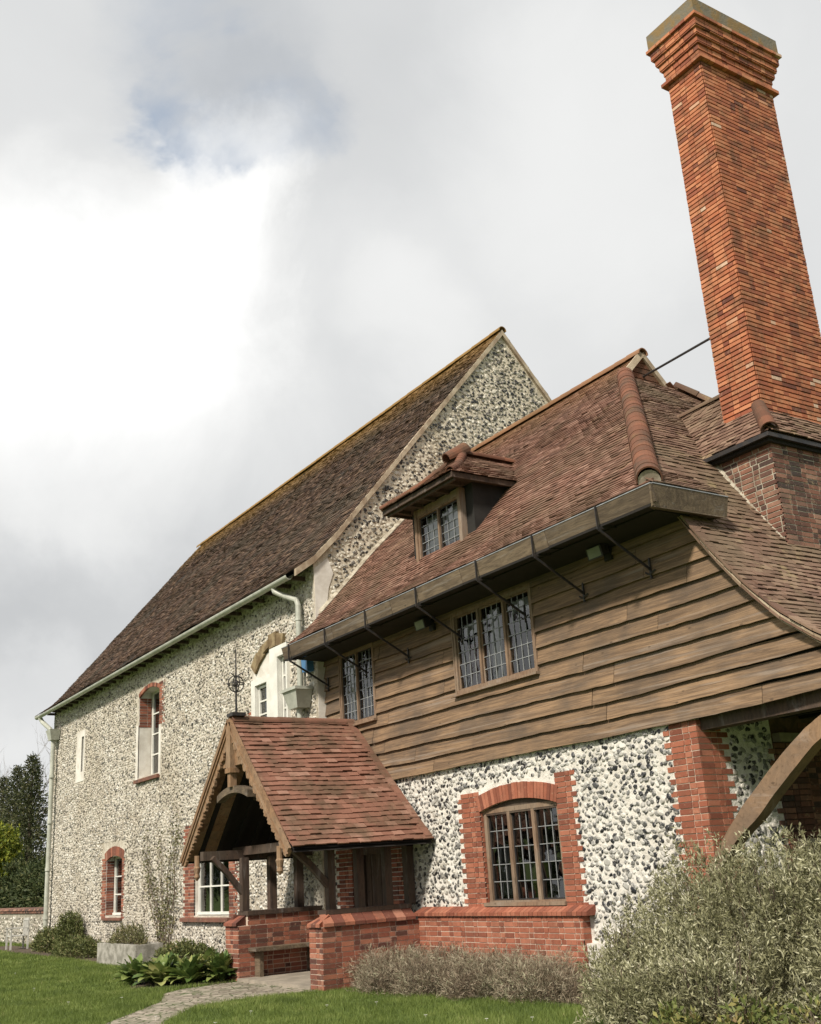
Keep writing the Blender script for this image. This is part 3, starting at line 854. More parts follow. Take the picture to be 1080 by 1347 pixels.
# brick surrounds
def ybrick(mb, x0, x1, z0, z1, Y, **k): bricks(mb, (x0, Y, 0), (1, 0, 0), (0, -1, 0), x1-x0, z0, z1, **k)
def surround(label, *fs):
    mb = MB()
    for f in fs: f(mb)
    mb.build('brick_surround', 'red_brick', hall, label)
surround('red brick jamb and arch of the three-light window', lambda m: ybrick(m, -26.2, -25.62, 0.85, 3.0, HY, tooth_l=0.11), lambda m: ybrick(m, -23.55, -23.1, 0.9, 2.6, HY, tooth_r=0.11),
         lambda m: arch_bricks(m, -24.58, 1.03, 2.55, 0.2, HY, 0.3, 22))
surround('worn red brick jamb and shallow arch of the low window', lambda m: ybrick(m, -32.7, -32.35, 0.85, 2.5, HY, tooth_l=0.08), lambda m: ybrick(m, -30.95, -30.8, 0.85, 2.45, HY, tooth_r=0.1),
         lambda m: arch_bricks(m, -31.65, 0.72, 2.42, 0.12, HY, 0.26, 16, ext=0.04), lambda m: bricks(m, (-32.35, HY+0.01, 0), (0, 1, 0), (1, 0, 0), 0.28, 0.95, 2.42))
surround('brick patching at the head of the tall window', lambda m: ybrick(m, -28.15, -27.85, 5.75, 6.9, HY, tooth_r=0.12), lambda m: arch_bricks(m, -28.97, 0.83, 6.72, 0.16, HY, 0.11, 16),
         lambda m: bricks(m, (-29.8, HY+0.02, 0), (0, 1, 0), (1, 0, 0), 0.4, 5.9, 6.72))
surround('old brick beside the stepped white panel', lambda m: ybrick(m, -22.75, -22.1, 4.3, 5.2, HY, tooth_l=0.08))
for (xa, xb, ya, yb, z_, h_) in ((-26.3, -23.45, HY-0.10, HY+0.25, 0.80, 0.13), (-32.5, -30.85, HY-0.07, HY+0.3, 0.82, 0.11), (-29.9, -28.05, HY-0.09, HY+0.4, 4.36, 0.14)):
    mb = MB(); mb.prism([(ya, z_), (yb, z_), (yb, z_+h_), (ya, z_+h_-0.05)], lambda u, v, t: (t, u, v), xa, xb); mb.build('window_sill', 'old_brick', hall)
sash_window(hall, -29.75, -28.17, 4.5, 6.88, HY+0.36, 2, 4, 'tall white sash window in a deep recess under the eaves')
sash_window(hall, -32.3, -30.97, 0.95, 2.53, HY+0.22, 2, 3, 'small low white casement window with red brick arch')
sash_window(hall, -25.6, -23.57, 0.95, 2.74, HY+0.10, 3, 3, 'white three-light window with red brick jambs beside the porch')
mb = MB(); mb.quad((-35.25, HY+0.2, 5.25), (-35.0, HY+0.2, 5.25), (-35.0, HY+0.2, 6.35), (-35.25, HY+0.2, 6.35)); mb.build('slit_pane', 'lead_cheek', hall)
# white stepped panels with narrow lights, old carved arch over them
mb = MB()
def panel(mb, x0, x1, z0, z1, h, Y):
    wall_grid(mb, None, lambda u, z: (u, Y, z), x0, x1, z0, z1, [h])
    mb.box(x0, x1, Y+0.001, HY-0.001, z1-0.02, z1); mb.quad((x1, Y, z0), (x1, HY, z0), (x1, HY, z1), (x1, Y, z1)); mb.quad((x0, Y, z0), (x0, HY, z0), (x0, HY, z1), (x0, Y, z1))
    reveal(mb, h, 0.14, Y)
panel(mb, -22.15, -21.12, 4.2, 5.86, HOLES['pa'], HY-0.05)
panel(mb, -21.12, -20.28, 4.2, 6.38, HOLES['pb'], HY-0.08)
mb.build('white_panel', 'white_paint', hall, 'stepped white boarded panel round two narrow windows')
sash_window(hall, -21.93, -21.37, 4.45, 5.70, HY+0.03, 1, 4, 'narrow white light in the lower stepped panel', 0.05)
sash_window(hall, -20.73, -20.37, 4.3, 6.13, HY+0.03, 1, 5, 'narrow white light in the taller stepped panel', 0.05)
mb = MB()
# quarter arch of worn stone rising from left springer
ac = (-20.9, 5.1)
for k in range(5):
    t0, t1 = R(138-k*13.0), R(138-(k+1)*13.0-0)
    r0, r1 = 1.33+random.uniform(-0.03, 0.03), 1.35+0.22+random.uniform(-0.05, 0.06)
    pts = [(ac[0]+r0*math.cos(t0), ac[1]+r0*math.sin(t0)), (ac[0]+r1*math.cos(t0), ac[1]+r1*math.sin(t0)),
           (ac[0]+r1*math.cos(t1-0.015), ac[1]+r1*math.sin(t1-0.015)), (ac[0]+r0*math.cos(t1-0.015), ac[1]+r0*math.sin(t1-0.015))]
    mb.prism(pts, lambda u, v, t: (u, t, v), HY-0.07-random.uniform(0, 0.03), HY+0.04)
mb.build('stone_arch', 'ochre_stone', hall, 'worn ochre stone arch fragment above the white panels')
mb = MB(); mb.add([(-22.1, HY-0.025, 5.87), (-21.13, HY-0.025, 5.87), (-21.13, HY-0.025, 6.36), (-21.35, HY-0.025, 6.34), (-21.75, HY-0.025, 6.15), (-22.05, HY-0.025, 5.98)], [(0, 1, 2, 3, 4, 5)])
mb.build('arch_infill', 'white_render', hall)
# roof
RY, RZ = 15.75, 14.5
hp = [(9.72, 7.62), (10.15, 7.93), (10.7, 8.50), (RY, RZ)]
roof = MB()
deck = []
def Hf(u, d, z): return (u, d, z)
def Hb(u, d, z): return (u, 2*RY-d, z)
for F in (Hf, Hb):
    for (a, b) in zip(hp, hp[1:]):
        roof.quad(F(-39.25, a[0], a[1]-0.01), F(HX1+0.02, a[0], a[1]-0.01), F(HX1+0.02, b[0], b[1]-0.01), F(-39.25, b[0], b[1]-0.01))
        roof.quad(F(-39.25, a[0], a[1]-0.09), F(HX1+0.02, a[0], a[1]-0.09), F(HX1+0.02, b[0], b[1]-0.09), F(-39.25, b[0], b[1]-0.09))
roofo = roof.build('roof', 'deck_shade_dark', hall)
mb = MB()
tile_slope(mb, hp, Hf, lambda d, z: (-39.3, HX1+0.06), 0.105, 0.17, 0.015, 1.6)
tile_slope(mb, hp, Hb, lambda d, z: (-39.3, HX1+0.06), 0.21, 0.34, 0.02, 1.0)
mb.build('roof_tiles', 'hall_tiles', roofo)
mb = MB(); ridge_line(mb, (-39.3, RY, RZ-0.02), (HX1+0.06, RY, RZ-0.02), 0.12, 0.4); mb.build('ridge_tiles', 'hall_tiles', roofo)
mb = MB()
for F in (Hf, Hb):
    pts = [F(0, *p) for p in hp]
    pts = [(p[1], p[2]) for p in pts]
    n = 26
    for (a, b) in zip(pts, pts[1:]):
        m = max(1, int(math.dist(a, b)/0.3))
        for i in range(m):
            t0, t1 = i/m, (i+1)/m
            ya, za, yb, zb = a[0]+(b[0]-a[0])*t0, a[1]+(b[1]-a[1])*t0, a[0]+(b[0]-a[0])*t1, a[1]+(b[1]-a[1])*t1
            w = random.uniform(-0.004, 0.004)
            mb.hexa([(HX1-0.01, ya, za-0.14), (HX1+0.075+w, ya, za-0.14), (HX1+0.075+w, yb, zb-0.14), (HX1-0.01, yb, zb-0.14),
                     (HX1-0.01, ya, za+0.012), (HX1+0.075+w, ya, za+0.012), (HX1+0.075+w, yb, zb+0.012), (HX1-0.01, yb, zb+0.012)])
mb.build('verge', 'cream_verge', roofo, 'pale mortared verge along the gable')
# gutter and pipes
mb = MB()
mb.half_pipe((-39.35, 9.72, 7.56), (-19.35, 9.72, 7.56), 0.085, 0.085, (0, 0, -1), 10, 0.012, 0, 180)
mb.tube([(-39.35, 9.72, 7.57), (-39.37, 9.72, 7.57)], 0.083, 10)
mb.build('gutter', 'pipe_paint', hall, 'pale grey gutter along the eaves')
for i in range(30):
    x = -38.5+i*0.655
    mb = MB(); mb.box(x-0.03, x+0.03, 9.86, HY, 7.52, 7.60); mb.build('rafter_foot', 'dark_timber', hall)
mb = MB()
mb.tube([(-20.15, 9.74, 7.52), (-20.12, 9.76, 7.40), (-19.95, 9.9, 7.28), (-19.60, 10.0, 7.12), (-19.56, 10.02, 7.0), (-19.56, 10.02, 5.25)], 0.06, 12)
for z in (6.7, 5.9): mb.tube([(-19.56, 10.02, z-0.03), (-19.56, 10.02, z+0.03)], 0.072, 12)
p = mb.build('downpipe', 'pipe_paint', hall, 'short pale downpipe with a swan neck dropping to a hopper')
mb = MB()
mb.hexa([(-19.78, 9.86, 4.86), (-19.40, 9.86, 4.86), (-19.40, 10.14, 4.86), (-19.78, 10.14, 4.86), (-19.86, 9.76, 5.2), (-19.26, 9.76, 5.2), (-19.26, 10.14, 5.2), (-19.86, 10.14, 5.2)])
mb.box(-19.89, -19.23, 9.73, 10.14, 5.2, 5.26)
mb.tube([(-19.58, 10.0, 4.88), (-19.58, 10.0, 3.5)], 0.055, 12)
mb.build('hopper', 'pipe_paint', p, 'cream rainwater hopper')
mb = MB()
mb.tube([(-38.95, 9.72, 7.50), (-38.9, 9.8, 7.35), (-38.2, 9.9, 7.0), (-38.05, 9.98, 6.85), (-38.0, 9.98, 0.0)], 0.075, 12)
mb.hexa([(-38.2, 9.86, 6.6), (-37.85, 9.86, 6.6), (-37.85, 10.12, 6.6), (-38.2, 10.12, 6.6), (-38.3, 9.78, 6.95), (-37.75, 9.78, 6.95), (-37.75, 10.14, 6.95), (-38.3, 10.14, 6.95)])
for z in (5.4, 3.9, 2.4, 0.9): mb.tube([(-38.0, 9.98, z-0.05), (-38.0, 9.98, z+0.05)], 0.095, 12)
mb.build('downpipe', 'pipe_paint', hall, 'tall pale downpipe at the far corner')

# ================================================================ COTTAGE
D = 10.38
CX0, CX1 = HX1+0.015, -9.52
cot = thing('timbered_cottage', 'flint, red brick and brown weatherboarded cottage with sweeping tiled roof and tall chimney', 'house', (-13, 14, GZ))
WG = (-14.22, -12.33, 1.06, 2.56)      # ground floor window
DOOR = (-18.35, -16.98, GZ, 2.1)
mb = MB()
wall_grid(mb, None, lambda u, z: (u, D, z), CX0, CX1, GZ-0.2, 3.30, [WG, DOOR])
fwall = mb.build('flint_wall', 'flint_cottage', cot)
flint_facing('flint_facing', fwall, 'stone_cottage', lambda u, v, h: np.stack([u, D-h, v], 1), CX0+0.03, -9.97, 0.0, 3.28, 0.079, 0.072,
             outside([(-14.80, -11.90, 0.9, 2.82), (-14.1, -12.4, 2.7, 2.84), (-18.95, -16.55, 0, 2.35), (-16.1, -11.85, 0, 1.04), (-11.9, -9.9, 0, 0.55)]), 0.019, (0.66, 1.25), 6, 1.25)
# end wall (faces +X) and passage
mb = MB()
mb.quad((CX1, D, GZ-0.2), (CX1, 11.75, GZ-0.2), (CX1, 11.75, 3.3), (CX1, D, 3.3))
rwall = mb.build('return_wall', 'flint_cottage', cot)
flint_facing('flint_facing', rwall, 'stone_cottage', lambda u, v, h: np.stack([CX1+h, u, v], 1), 10.9, 11.7, 0.0, 3.25, 0.088, 0.080, outside([]), 0.019, (0.66, 1.25), 6, 1.25)
mb = MB()
mb.box(CX1-0.3, CX1-0.02, 11.75, 17.0, GZ-0.2, 3.3)
mb.quad((-9.54, 14.5, GZ-0.2), (-4.0, 14.5, GZ-0.2), (-4.0, 14.5, 3.35), (-9.54, 14.5, 3.35))
mb.mi = 1
bricks(mb, (CX1, 11.75, 0), (0, 1, 0), (1, 0, 0), 0.6, 0.0, 2.92, tooth_l=0.11, proud=0.03)
bricks(mb, (CX1-0.02, 12.35, 0), (0, 1, 0), (1, 0, 0), 2.1, 0.0, 3.2, proud=0.006)
mb.build('passage_wall', ['dark_mortar', 'old_brick'], cot)
for bx_ in ((CX1-0.02, CX1+0.10, 11.8, 12.35, 2.93, 3.04), (CX1-0.02, CX1+0.16, 11.9, 13.6, 1.62, 1.70)):
    mb = MB(); mb.box(*bx_); mb.build('stone_ledge', 'slab_stone', cot)
mb = MB()
mb.box(-9.5, -4.0, D+0.16, 14.5, 3.36, 3.42)
for k in range(9): mb.box(-9.5, -4.0, 10.75+k*0.4, 10.85+k*0.4, 3.24, 3.36)
mb.build('passage_ceiling', 'deck_shade_dark', cot)
mb = MB()
mb.beam((-9.56, 10.56, 3.16), (-4.0, 10.56, 3.22), 0.22, 0.2)
mb.build('passage_beam', 'dark_timber', cot)
# curved brace
bu = [(-9.60, 1.30), (-9.21, 1.73), (-8.90, 2.03), (-8.50, 2.35), (-8.14, 2.62), (-7.86, 2.80), (-7.64, 2.92), (-7.2, 3.08), (-6.6, 3.2)]
bl = [(-9.44, 1.22), (-9.05, 1.67), (-8.68, 1.92), (-8.28, 2.24), (-7.97, 2.47), (-7.69, 2.67), (-7.48, 2.76), (-7.05, 2.9), (-6.5, 3.0)]
def smooth_curve(pts, n):
    P = [Vector(p) for p in pts]; P = [2*P[0]-P[1]]+P+[2*P[-1]-P[-2]]; out = []
    for i in range(1, len(P)-2):
        for k in range(n):
            t = k/n
            out.append(0.5*((2*P[i])+(P[i+1]-P[i-1])*t+(2*P[i-1]-5*P[i]+4*P[i+1]-P[i+2])*t*t+(3*P[i]-P[i-1]-3*P[i+1]+P[i+2])*t*t*t))
    out.append(P[-2]); return out
U_, L__ = smooth_curve(bu, 5), smooth_curve(bl, 5)
mb = MB()
for i in range(len(U_)-1):
    a, c, b, d = U_[i], U_[i+1], L__[i], L__[i+1]
    ja, jc = 0.012*mnoise.noise(Vector((i*0.4, 0, 0))), 0.012*mnoise.noise(Vector(((i+1)*0.4, 0, 0)))
    mb.hexa([(b.x, 10.20, b.y+ja), (d.x, 10.20, d.y+jc), (d.x, 10.38, d.y+jc), (b.x, 10.38, b.y+ja), (a.x, 10.20, a.y-ja), (c.x, 10.20, c.y-jc), (c.x, 10.38, c.y-jc), (a.x, 10.38, a.y-ja)])
bro = mb.build('curved_brace', 'brace_wood', cot, 'curved oak brace rising to the jettied floor')
# quoin
mb = MB()
bricks(mb, (-9.98, D, 0), (1, 0, 0), (0, -1, 0), 0.468, GZ, 3.2, tooth_l=0.11, proud=0.012)
bricks(mb, (CX1, D+0.0, 0), (0, 1, 0), (1, 0, 0), 0.42, GZ+0.0, 3.2, tooth_r=0.11, proud=0.010)
mb.build('quoin', 'bright_brick', cot, 'toothed red brick corner')
mb = MB(); mb.box(-9.96, CX1+0.001, D-0.002, D+0.4, GZ, 3.19); mb.build('quoin_mortar', 'pink_mortar', cot)
# ground floor window surround
mb = MB()
ybrick(mb, -14.70, -14.22, 1.0, 2.74, D, tooth_l=0.10, proud=0.014)
ybrick(mb, -12.33, -11.98, 1.0, 2.84, D, tooth_r=0.10, proud=0.014)
arch_bricks(mb, -13.275, 0.945, 2.42, 0.13, D, 0.24, 26, 0.02)
bricks(mb, (-14.22, D+0.01, 0), (0, 1, 0), (1, 0, 0), 0.14, 1.06, 2.5)
mb.build('window_surround', 'bright_brick', cot, 'bright red brick jambs and shallow arch')
mb = MB()
mb.box(-14.69, -14.225, D-0.002, D+0.05, 1.0, 2.73); mb.box(-12.325, -11.99, D-0.002, D+0.05, 1.0, 2.83)
czc, Rc = arch_bricks(mb, -13.275, 0.945, 2.42, 0.13, D, 0.230, 16, 0.002)
mb.build('surround_mortar', 'pink_mortar', cot)
mb = MB(); mb.box(-14.24, -12.31, D-0.05, D+0.05, 1.035, 1.085); mb.build('window_sill', 'frame_wood', cot)
mb = MB(); reveal(mb, WG, 0.2, D, bot=True, top=False); mb.build('window_reveal', 'pink_mortar', cot)
# tympanum board over the straight window head, filling up to the arch
mb = MB()
pts = [(-14.22, 2.36)]+[(-13.275+Rc*math.sin(t), czc+Rc*math.cos(t)) for t in np.linspace(-math.asin(0.945/Rc), math.asin(0.945/Rc), 14)]+[(-12.33, 2.36)]
mb.prism(pts, lambda u, v, t: (u, t, v), D+0.05, D+0.12)
mb.build('window_head', 'dark_timber', cot)
leaded_window(cot, -14.20, -12.35, 1.04, 2.46, D+0.045, 3, 3, 5, 'three-light oak window with leaded panes in the brick arch', sill=True,
              curtains=[(0.05, 0.30, 0.1, 0.62, 'lead_cheek')])
# plinth
mb = MB()
PY = D-0.13
mb.box(-16.0, -11.9, PY, D, GZ-0.2, 0.90)
mb.mi = 1
bricks(mb, (-16.0, PY, 0), (1, 0, 0), (0, -1, 0), 4.1, 0.0, 0.9)
bricks(mb, (-11.9, PY, 0), (0, 1, 0), (1, 0, 0), 0.13, 0.0, 0.9)
x = -16.05
while x < -11.75:
    w = 0.105
    mb.hexa([(x+0.004, PY-0.045, 0.905), (x+w-0.006, PY-0.045, 0.905), (x+w-0.006, D+0.002, 0.905), (x+0.004, D+0.002, 0.905),
             (x+0.004, PY-0.045, 0.955), (x+w-0.006, PY-0.045, 0.955), (x+w-0.006, D+0.002, 1.04), (x+0.004, D+0.002, 1.04)])
    x += w
mb.build('plinth', ['pink_mortar', 'bright_brick'], cot, 'low red brick plinth with sloping coping')
mb = MB()
mb.box(-11.9, -9.98, D-0.10, D, GZ-0.2, 0.55); mb.build('plinth_footing', 'flint_cottage', cot)
# door and its brick jambs under the porch
mb = MB()
ybrick(mb, -16.98, -16.6, GZ, 2.3, D, tooth_r=0.1, proud=0.014); mb.build('door_jamb', 'red_brick', cot); mb = MB()
ybrick(mb, -18.85, -18.35, GZ, 2.3, D, tooth_l=0.1, proud=0.014)
bricks(mb, (-18.35, D+0.0, 0), (0, 1, 0), (1, 0, 0), 0.3, GZ, 2.1)
mb.build('door_jamb', 'red_brick', cot, 'red brick door jambs in the shade of the porch')
mb = MB()
mb.box(-18.35, -18.2, D+0.12, D+0.26, GZ, 2.1); mb.box(-17.13, -16.98, D+0.12, D+0.26, GZ, 2.1); mb.box(-18.2, -17.13, D+0.12, D+0.26, 1.95, 2.1)
for k in range(6): mb.box(-18.2+k*0.178+0.004, -18.2+(k+1)*0.178-0.004, D+0.2+0.004*(k % 2), D+0.24, GZ, 1.95)
dr = mb.build('door', 'dark_timber', cot, 'dark plank door inside the porch')
mb = MB(); mb.tube([(-17.3, D+0.17, 0.95), (-17.3, D+0.17, 1.1)], 0.012); mb.build('handle', 'iron', dr)

def weld(o, dist=0.0006):
    import bmesh
    bm = bmesh.new(); bm.from_mesh(o.data)
    bmesh.ops.remove_doubles(bm, verts=bm.verts, dist=dist)
    bm.to_mesh(o.data); bm.free()
weld(bro)
# ---- weatherboarding
S1 = (-14.52, -12.42, 4.33, 5.66)      # three-light window
S2 = (-18.45, -17.16, 4.33, 5.72)      # two-light window
ENDP = [(-9.40, 6.10), (-9.28, 5.92), (-9.0, 5.52), (-8.7, 5.08), (-8.3, 4.58), (-7.9, 4.16), (-7.43, 3.80), (-6.9, 3.5), (-6.2, 3.22), (-5.6, 3.05)]
def verge_x(z):      # board end limit under the verge at height z
    zs = [p[1]-0.10 for p in ENDP][::-1]; xs = [p[0] for p in ENDP][::-1]
    return float(np.interp(z, zs, xs))
mb = MB()
zb = 3.17
bi = 0
while zb < 6.15:
    h = 0.245+random.uniform(-0.02, 0.02)
    seed = random.uniform(0, 100)
    zt = zb+h+0.03
    joints = []
    x = CX0+random.uniform(1.5, 4.5)
    while x < -6.5: joints.append(x); x += random.uniform(4.5, 7.5)
    xs = sorted(set([CX0+i*0.12 for i in range(int(14/0.12))]+[S1[0]-0.03, S1[1]+0.03, S2[0]-0.03, S2[1]+0.03]+joints))
    cuts = set(joints)
    def low(x):
        base = zb+0.032*mnoise.noise(Vector((x*0.6, seed, 0)))+0.012*mnoise.noise(Vector((x*2.6, seed, 5)))+0.005*mnoise.noise(Vector((x*9, seed, 5)))
        return base-0.012*(x-CX0)*0+(0.10*max(0, (x+10)/3) if bi == 0 else 0.10*max(0, (x+10)/3)*max(0, 1-bi*0.12))
    for a, b in zip(xs, xs[1:]):
        if b-a < 0.004: continue
        aa = a+(0.004 if a in cuts else 0); bb = b-(0.004 if b in cuts else 0)
        lim = verge_x(zt)+0.05; limb = verge_x(low(a))+0.05
        if aa >= limb: break
        bt = min(bb, lim); at_ = min(aa, lim); bb = min(bb, limb)
        if bb-aa < 0.01: continue
        la, lb = low(aa), low(bb)
        segs = [(la, lb, zt, zt)]
        for S in (S1, S2):
            if S[0]-0.031 < (aa+bb)/2 < S[1]+0.031:
                new = []
                for (l0, l1, t0, t1) in segs:
                    if S[2]-0.03 > l0: new.append((l0, l1, min(t0, S[2]-0.03), min(t1, S[2]-0.03)))
                    if S[3]+0.03 < t0: new.append((max(l0, S[3]+0.03), max(l1, S[3]+0.03), t0, t1))
                segs = new
        for (l0, l1, t0, t1) in segs:
            if t0-l0 < 0.01: continue
            def yo(z): return D-0.020-0.055*(1-(z-zb)/(zt-zb))
            wob0 = 0.006*mnoise.noise(Vector((aa*1.3, seed, 9))); wob1 = 0.006*mnoise.noise(Vector((bb*1.3, seed, 9)))
            mb.hexa([(aa, yo(l0)-wob0, l0), (bb, yo(l1)-wob1, l1), (bb, yo(l1)+0.030, l1), (aa, yo(l0)+0.030, l0),
                     (at_, yo(t0)-wob0, t0), (bt, yo(t1)-wob1, t1), (bt, yo(t1)+0.02, t1), (at_, yo(t0)+0.02, t0)])
    zb += h
    bi += 1
# random-per-island works per connected piece, so weld neighbours along each board
def weld(o, dist=0.0006):
    import bmesh
    bm = bmesh.new(); bm.from_mesh(o.data)
    bmesh.ops.remove_doubles(bm, verts=bm.verts, dist=dist)
    bm.to_mesh(o.data); bm.free()
wb = mb.build('weatherboarding', 'board_wood', cot, 'brown waney-edged weatherboards')
weld(wb)
mb = MB()
# structural wall behind the boards (above the flint), closed against light
def topz(x): return 6.25 if x < -9.4 else float(np.interp(x, [p[0] for p in ENDP], [p[1]-0.05 for p in ENDP]))
wall_grid(mb, None, lambda u, z: (u, D+0.012, z), CX0, -9.4, 3.2, 6.25, [S1, S2])
xs = [p[0] for p in ENDP]
for a, b in zip(xs, xs[1:]):
    mb.quad((a, D+0.012, min(3.3, topz(a)-0.02)), (b, D+0.012, min(3.3, topz(b)-0.02)), (b, D+0.012, topz(b)), (a, D+0.012, topz(a)))
mb.box(CX0, -5.6, D-0.03, D+0.16, 3.13, 3.17+0.03) if False else None
mb.build('stud_wall', 'deck_shade_dark', cot)
for S in (S1, S2):
    mb = MB()
    reveal(mb, S, 0.1, D+0.012)
    mb.box(S[0]-0.028, S[0]+0.0, D-0.07, D+0.01, S[2]-0.03, S[3]); mb.box(S[1]-0.0, S[1]+0.028, D-0.07, D+0.01, S[2]-0.03, S[3])
    mb.box(S[0]-0.028, S[1]+0.028, D-0.075, D+0.01, S[3]+0.0, S[3]+0.028)
    mb.build('window_casing', 'frame_wood', cot)
leaded_window(cot, S1[0], S1[1], S1[2], S1[3], D-0.06, 3, 4, 6, 'three-light leaded window in the weatherboards with red and white curtains', fw_=0.05,
              curtains=[(0.06, 0.32, 0.05, 0.60, 'curtain_red'), (0.38, 0.52, 0.05, 0.93, 'curtain_white'), (0.56, 0.64, 0.05, 0.93, 'curtain_white'), (0.66, 0.98, 0.78, 0.93, 'curtain_white'), (0.04, 0.32, 0.72, 0.86, 'curtain_white')], iron_case=False)
leaded_window(cot, S2[0], S2[1], S2[2], S2[3], D-0.06, 2, 4, 7, 'two-light leaded window above the porch roof', fw_=0.05,
              curtains=[(0.08, 0.42, 0.04, 0.92, 'curtain_white')], iron_case=True)

# ---- cottage roof
PF = [(4.5, 6.02), (4.0, 6.42), (3.5, 6.95), (3.0, 7.5), (2.45, 8.1), (1.4, 9.15), (0.0, 10.62)]   # (distance from ridge, z)
PE = [(7.8, 3.07), (7.2, 3.24), (6.5, 3.52), (5.97, 3.84), (5.5, 4.20), (5.1, 4.62), (4.7, 5.12), (4.4, 5.56), (4.12, 5.96), (4.0, 6.14), (3.7, 6.62), (3.5, 6.95), (3.0, 7.5), (2.45, 8.1), (1.4, 9.15), (0.6, 9.99)]
ridgeY, XR = 14.0, -13.4
def zF(d): return float(np.interp(-d, [-p[0] for p in PF], [p[1] for p in PF]))
GX = -12.95          # gablet plane
def Cf(u, d, z): return (u, ridgeY-d, z)
def Cb(u, d, z): return (u, ridgeY+d, z)
def Ce(u, d, z): return (XR+d, u, z)
def uF(d, z): return (HX1+0.03, (d+XR) if d > 0.6 else GX)
def uE(d, z):
    if d < 4.0: return (ridgeY-d, ridgeY+d)
    return (10.22, 17.6)
rd = MB()
def strip_deck(mb, prof, F, U, off):
    f, L = resample(prof, 0.1)
    n = int(L/0.12)
    for i in range(n):
        a, b = f(L*i/n), f(L*(i+1)/n)
        ua, ub = U(a.x-1e-4, a.y), U(b.x+1e-4, b.y)
        mb.quad(F(ua[0], a.x, a.y+off), F(ua[1], a.x, a.y+off), F(ub[1], b.x, b.y+off), F(ub[0], b.x, b.y+off))
strip_deck(rd, PF, Cf, uF, -0.012); strip_deck(rd, PF, Cb, uF, -0.012)
strip_deck(rd, PE, Ce, uE, -0.012)
strip_deck(rd, PF, Cf, uF, -0.09); strip_deck(rd, PE, Ce, uE, -0.09)
croof = rd.build('roof', 'deck_shade_dark', cot)
mb = MB()
DX0, DX1, DYF = -15.62, -14.16, 10.42        # dormer body
def no_dormer(x, d, z): 
    y = ridgeY-d
    return not (DX0+0.05 < x < DX1-0.05 and DYF+0.05 < y < 11.2)
tile_slope(mb, PF, Cf, uF, 0.092, 0.155, 0.014, 1.0, clipfn=no_dormer)
tile_slope(mb, PF, Cb, uF, 0.2, 0.33, 0.02, 1.0)
mb.build('roof_tiles', 'cottage_tiles', croof)
mb = MB()
def chim_clip(u, d, z):
    x = XR+d
    return not (x < -8.95 and x > -10.0 and 12.1 < u < 15.9 and False)
tile_slope(mb, PE, Ce, uE, 0.098, 0.165, 0.015, 1.3)
# return slope over the front overhang at the hip corner
PR = [(4.5, 6.02), (4.0, 6.42)]
tile_slope(mb, PR, Ce, lambda d, z: (ridgeY-d, 10.85), 0.098, 0.165, 0.014, 1.0, lift=0.004)
mb.build('roof_tiles', 'end_tiles', croof, 'lichened brown tiles of the long end slope')
mb = MB()
rr_ = MB()
strip_deck(rr_, PR, Ce, lambda d, z: (ridgeY-d, 10.85), -0.015)
rr_.build('eaves_return', 'deck_shade_dark', croof)
mb = MB()
# hip: big half-round tiles
hip_pts = [(4.42, 6.10), (4.0, 6.45), (3.5, 6.98), (3.0, 7.53), (2.45, 8.13), (1.4, 9.18), (0.62, 10.0)]
hf, hL = resample(hip_pts, 0.1)
tot = sum(math.dist((a[0]*1.414, a[1]), (b[0]*1.414, b[1])) for a, b in zip(hip_pts, hip_pts[1:]))
n = 26
for i in range(n):
    a, b = hf(hL*i/n), hf(min(hL-1e-4, hL*(i+1.12)/n))
    A = Vector((XR+a.x, ridgeY-a.x, a.y+0.0)); B = Vector((XR+b.x, ridgeY-b.x, b.y+0.0))
    rj = random.uniform(-0.003, 0.003)+0.012*(1-i/26)
    mb.half_pipe(A, B, 0.157+rj, 0.150+rj, (0, 0, 1), 12, 0.02, -12, 192)
mb.build('hip_tiles', 'ridge_tiles', croof, 'fat round russet hip tiles')
mb = MB()
# mortar bedding at the foot of the hip
mb.tube([(XR+4.40, ridgeY-4.40, 6.08), (XR+4.2, ridgeY-4.2, 6.22)], [0.145, 0.14], 14)
mb.build('hip_mortar', 'old_mortar', croof)
mb = MB()
n = 14
for i in range(n):
    a, b = hf(hL*i/n), hf(min(hL-1e-4, hL*(i+1.12)/n))
    if a.x > 4.0: continue
    mb.half_pipe((XR+a.x, ridgeY+a.x, a.y), (XR+b.x, ridgeY+b.x, b.y), 0.14, 0.12, (0, 0, 1), 10, 0.02, -5, 185)
mb.build('hip_tiles', 'end_tiles', croof)
mb = MB(); ridge_line(mb, (HX1+0.03, ridgeY, 10.60), (GX+0.08, ridgeY, 10.60), 0.125, 0.33); mb.build('ridge_tiles', 'cottage_tiles', croof)
# gablet
mb = MB()
mb.add([(GX, ridgeY-0.6, 9.99), (GX, ridgeY+0.6, 9.99), (GX, ridgeY, 10.6)], [(0, 1, 2)])
for k in range(5):
    z = 10.0+k*0.11; hw_ = max(0.02, 0.6*(1-(z-9.99)/0.61))
    mb.box(GX, GX+0.03+0.004*k, ridgeY-hw_+0.02, ridgeY+hw_-0.02, z, z+0.095)
mb.build('gablet', 'ridge_tiles', croof, 'little triangular gablet at the ridge end')
mb = MB()
for s in (-1, 1):
    mb.beam((GX+0.05, ridgeY+s*0.66, 9.93), (GX+0.05, ridgeY, 10.62), 0.12, 0.07, (1, 0, 0.2))
mb.beam((GX+0.06, ridgeY-0.66, 9.97), (GX+0.06, ridgeY+0.66, 9.97), 0.1, 0.04)
mb.build('gablet_verge', 'cream_verge', croof)
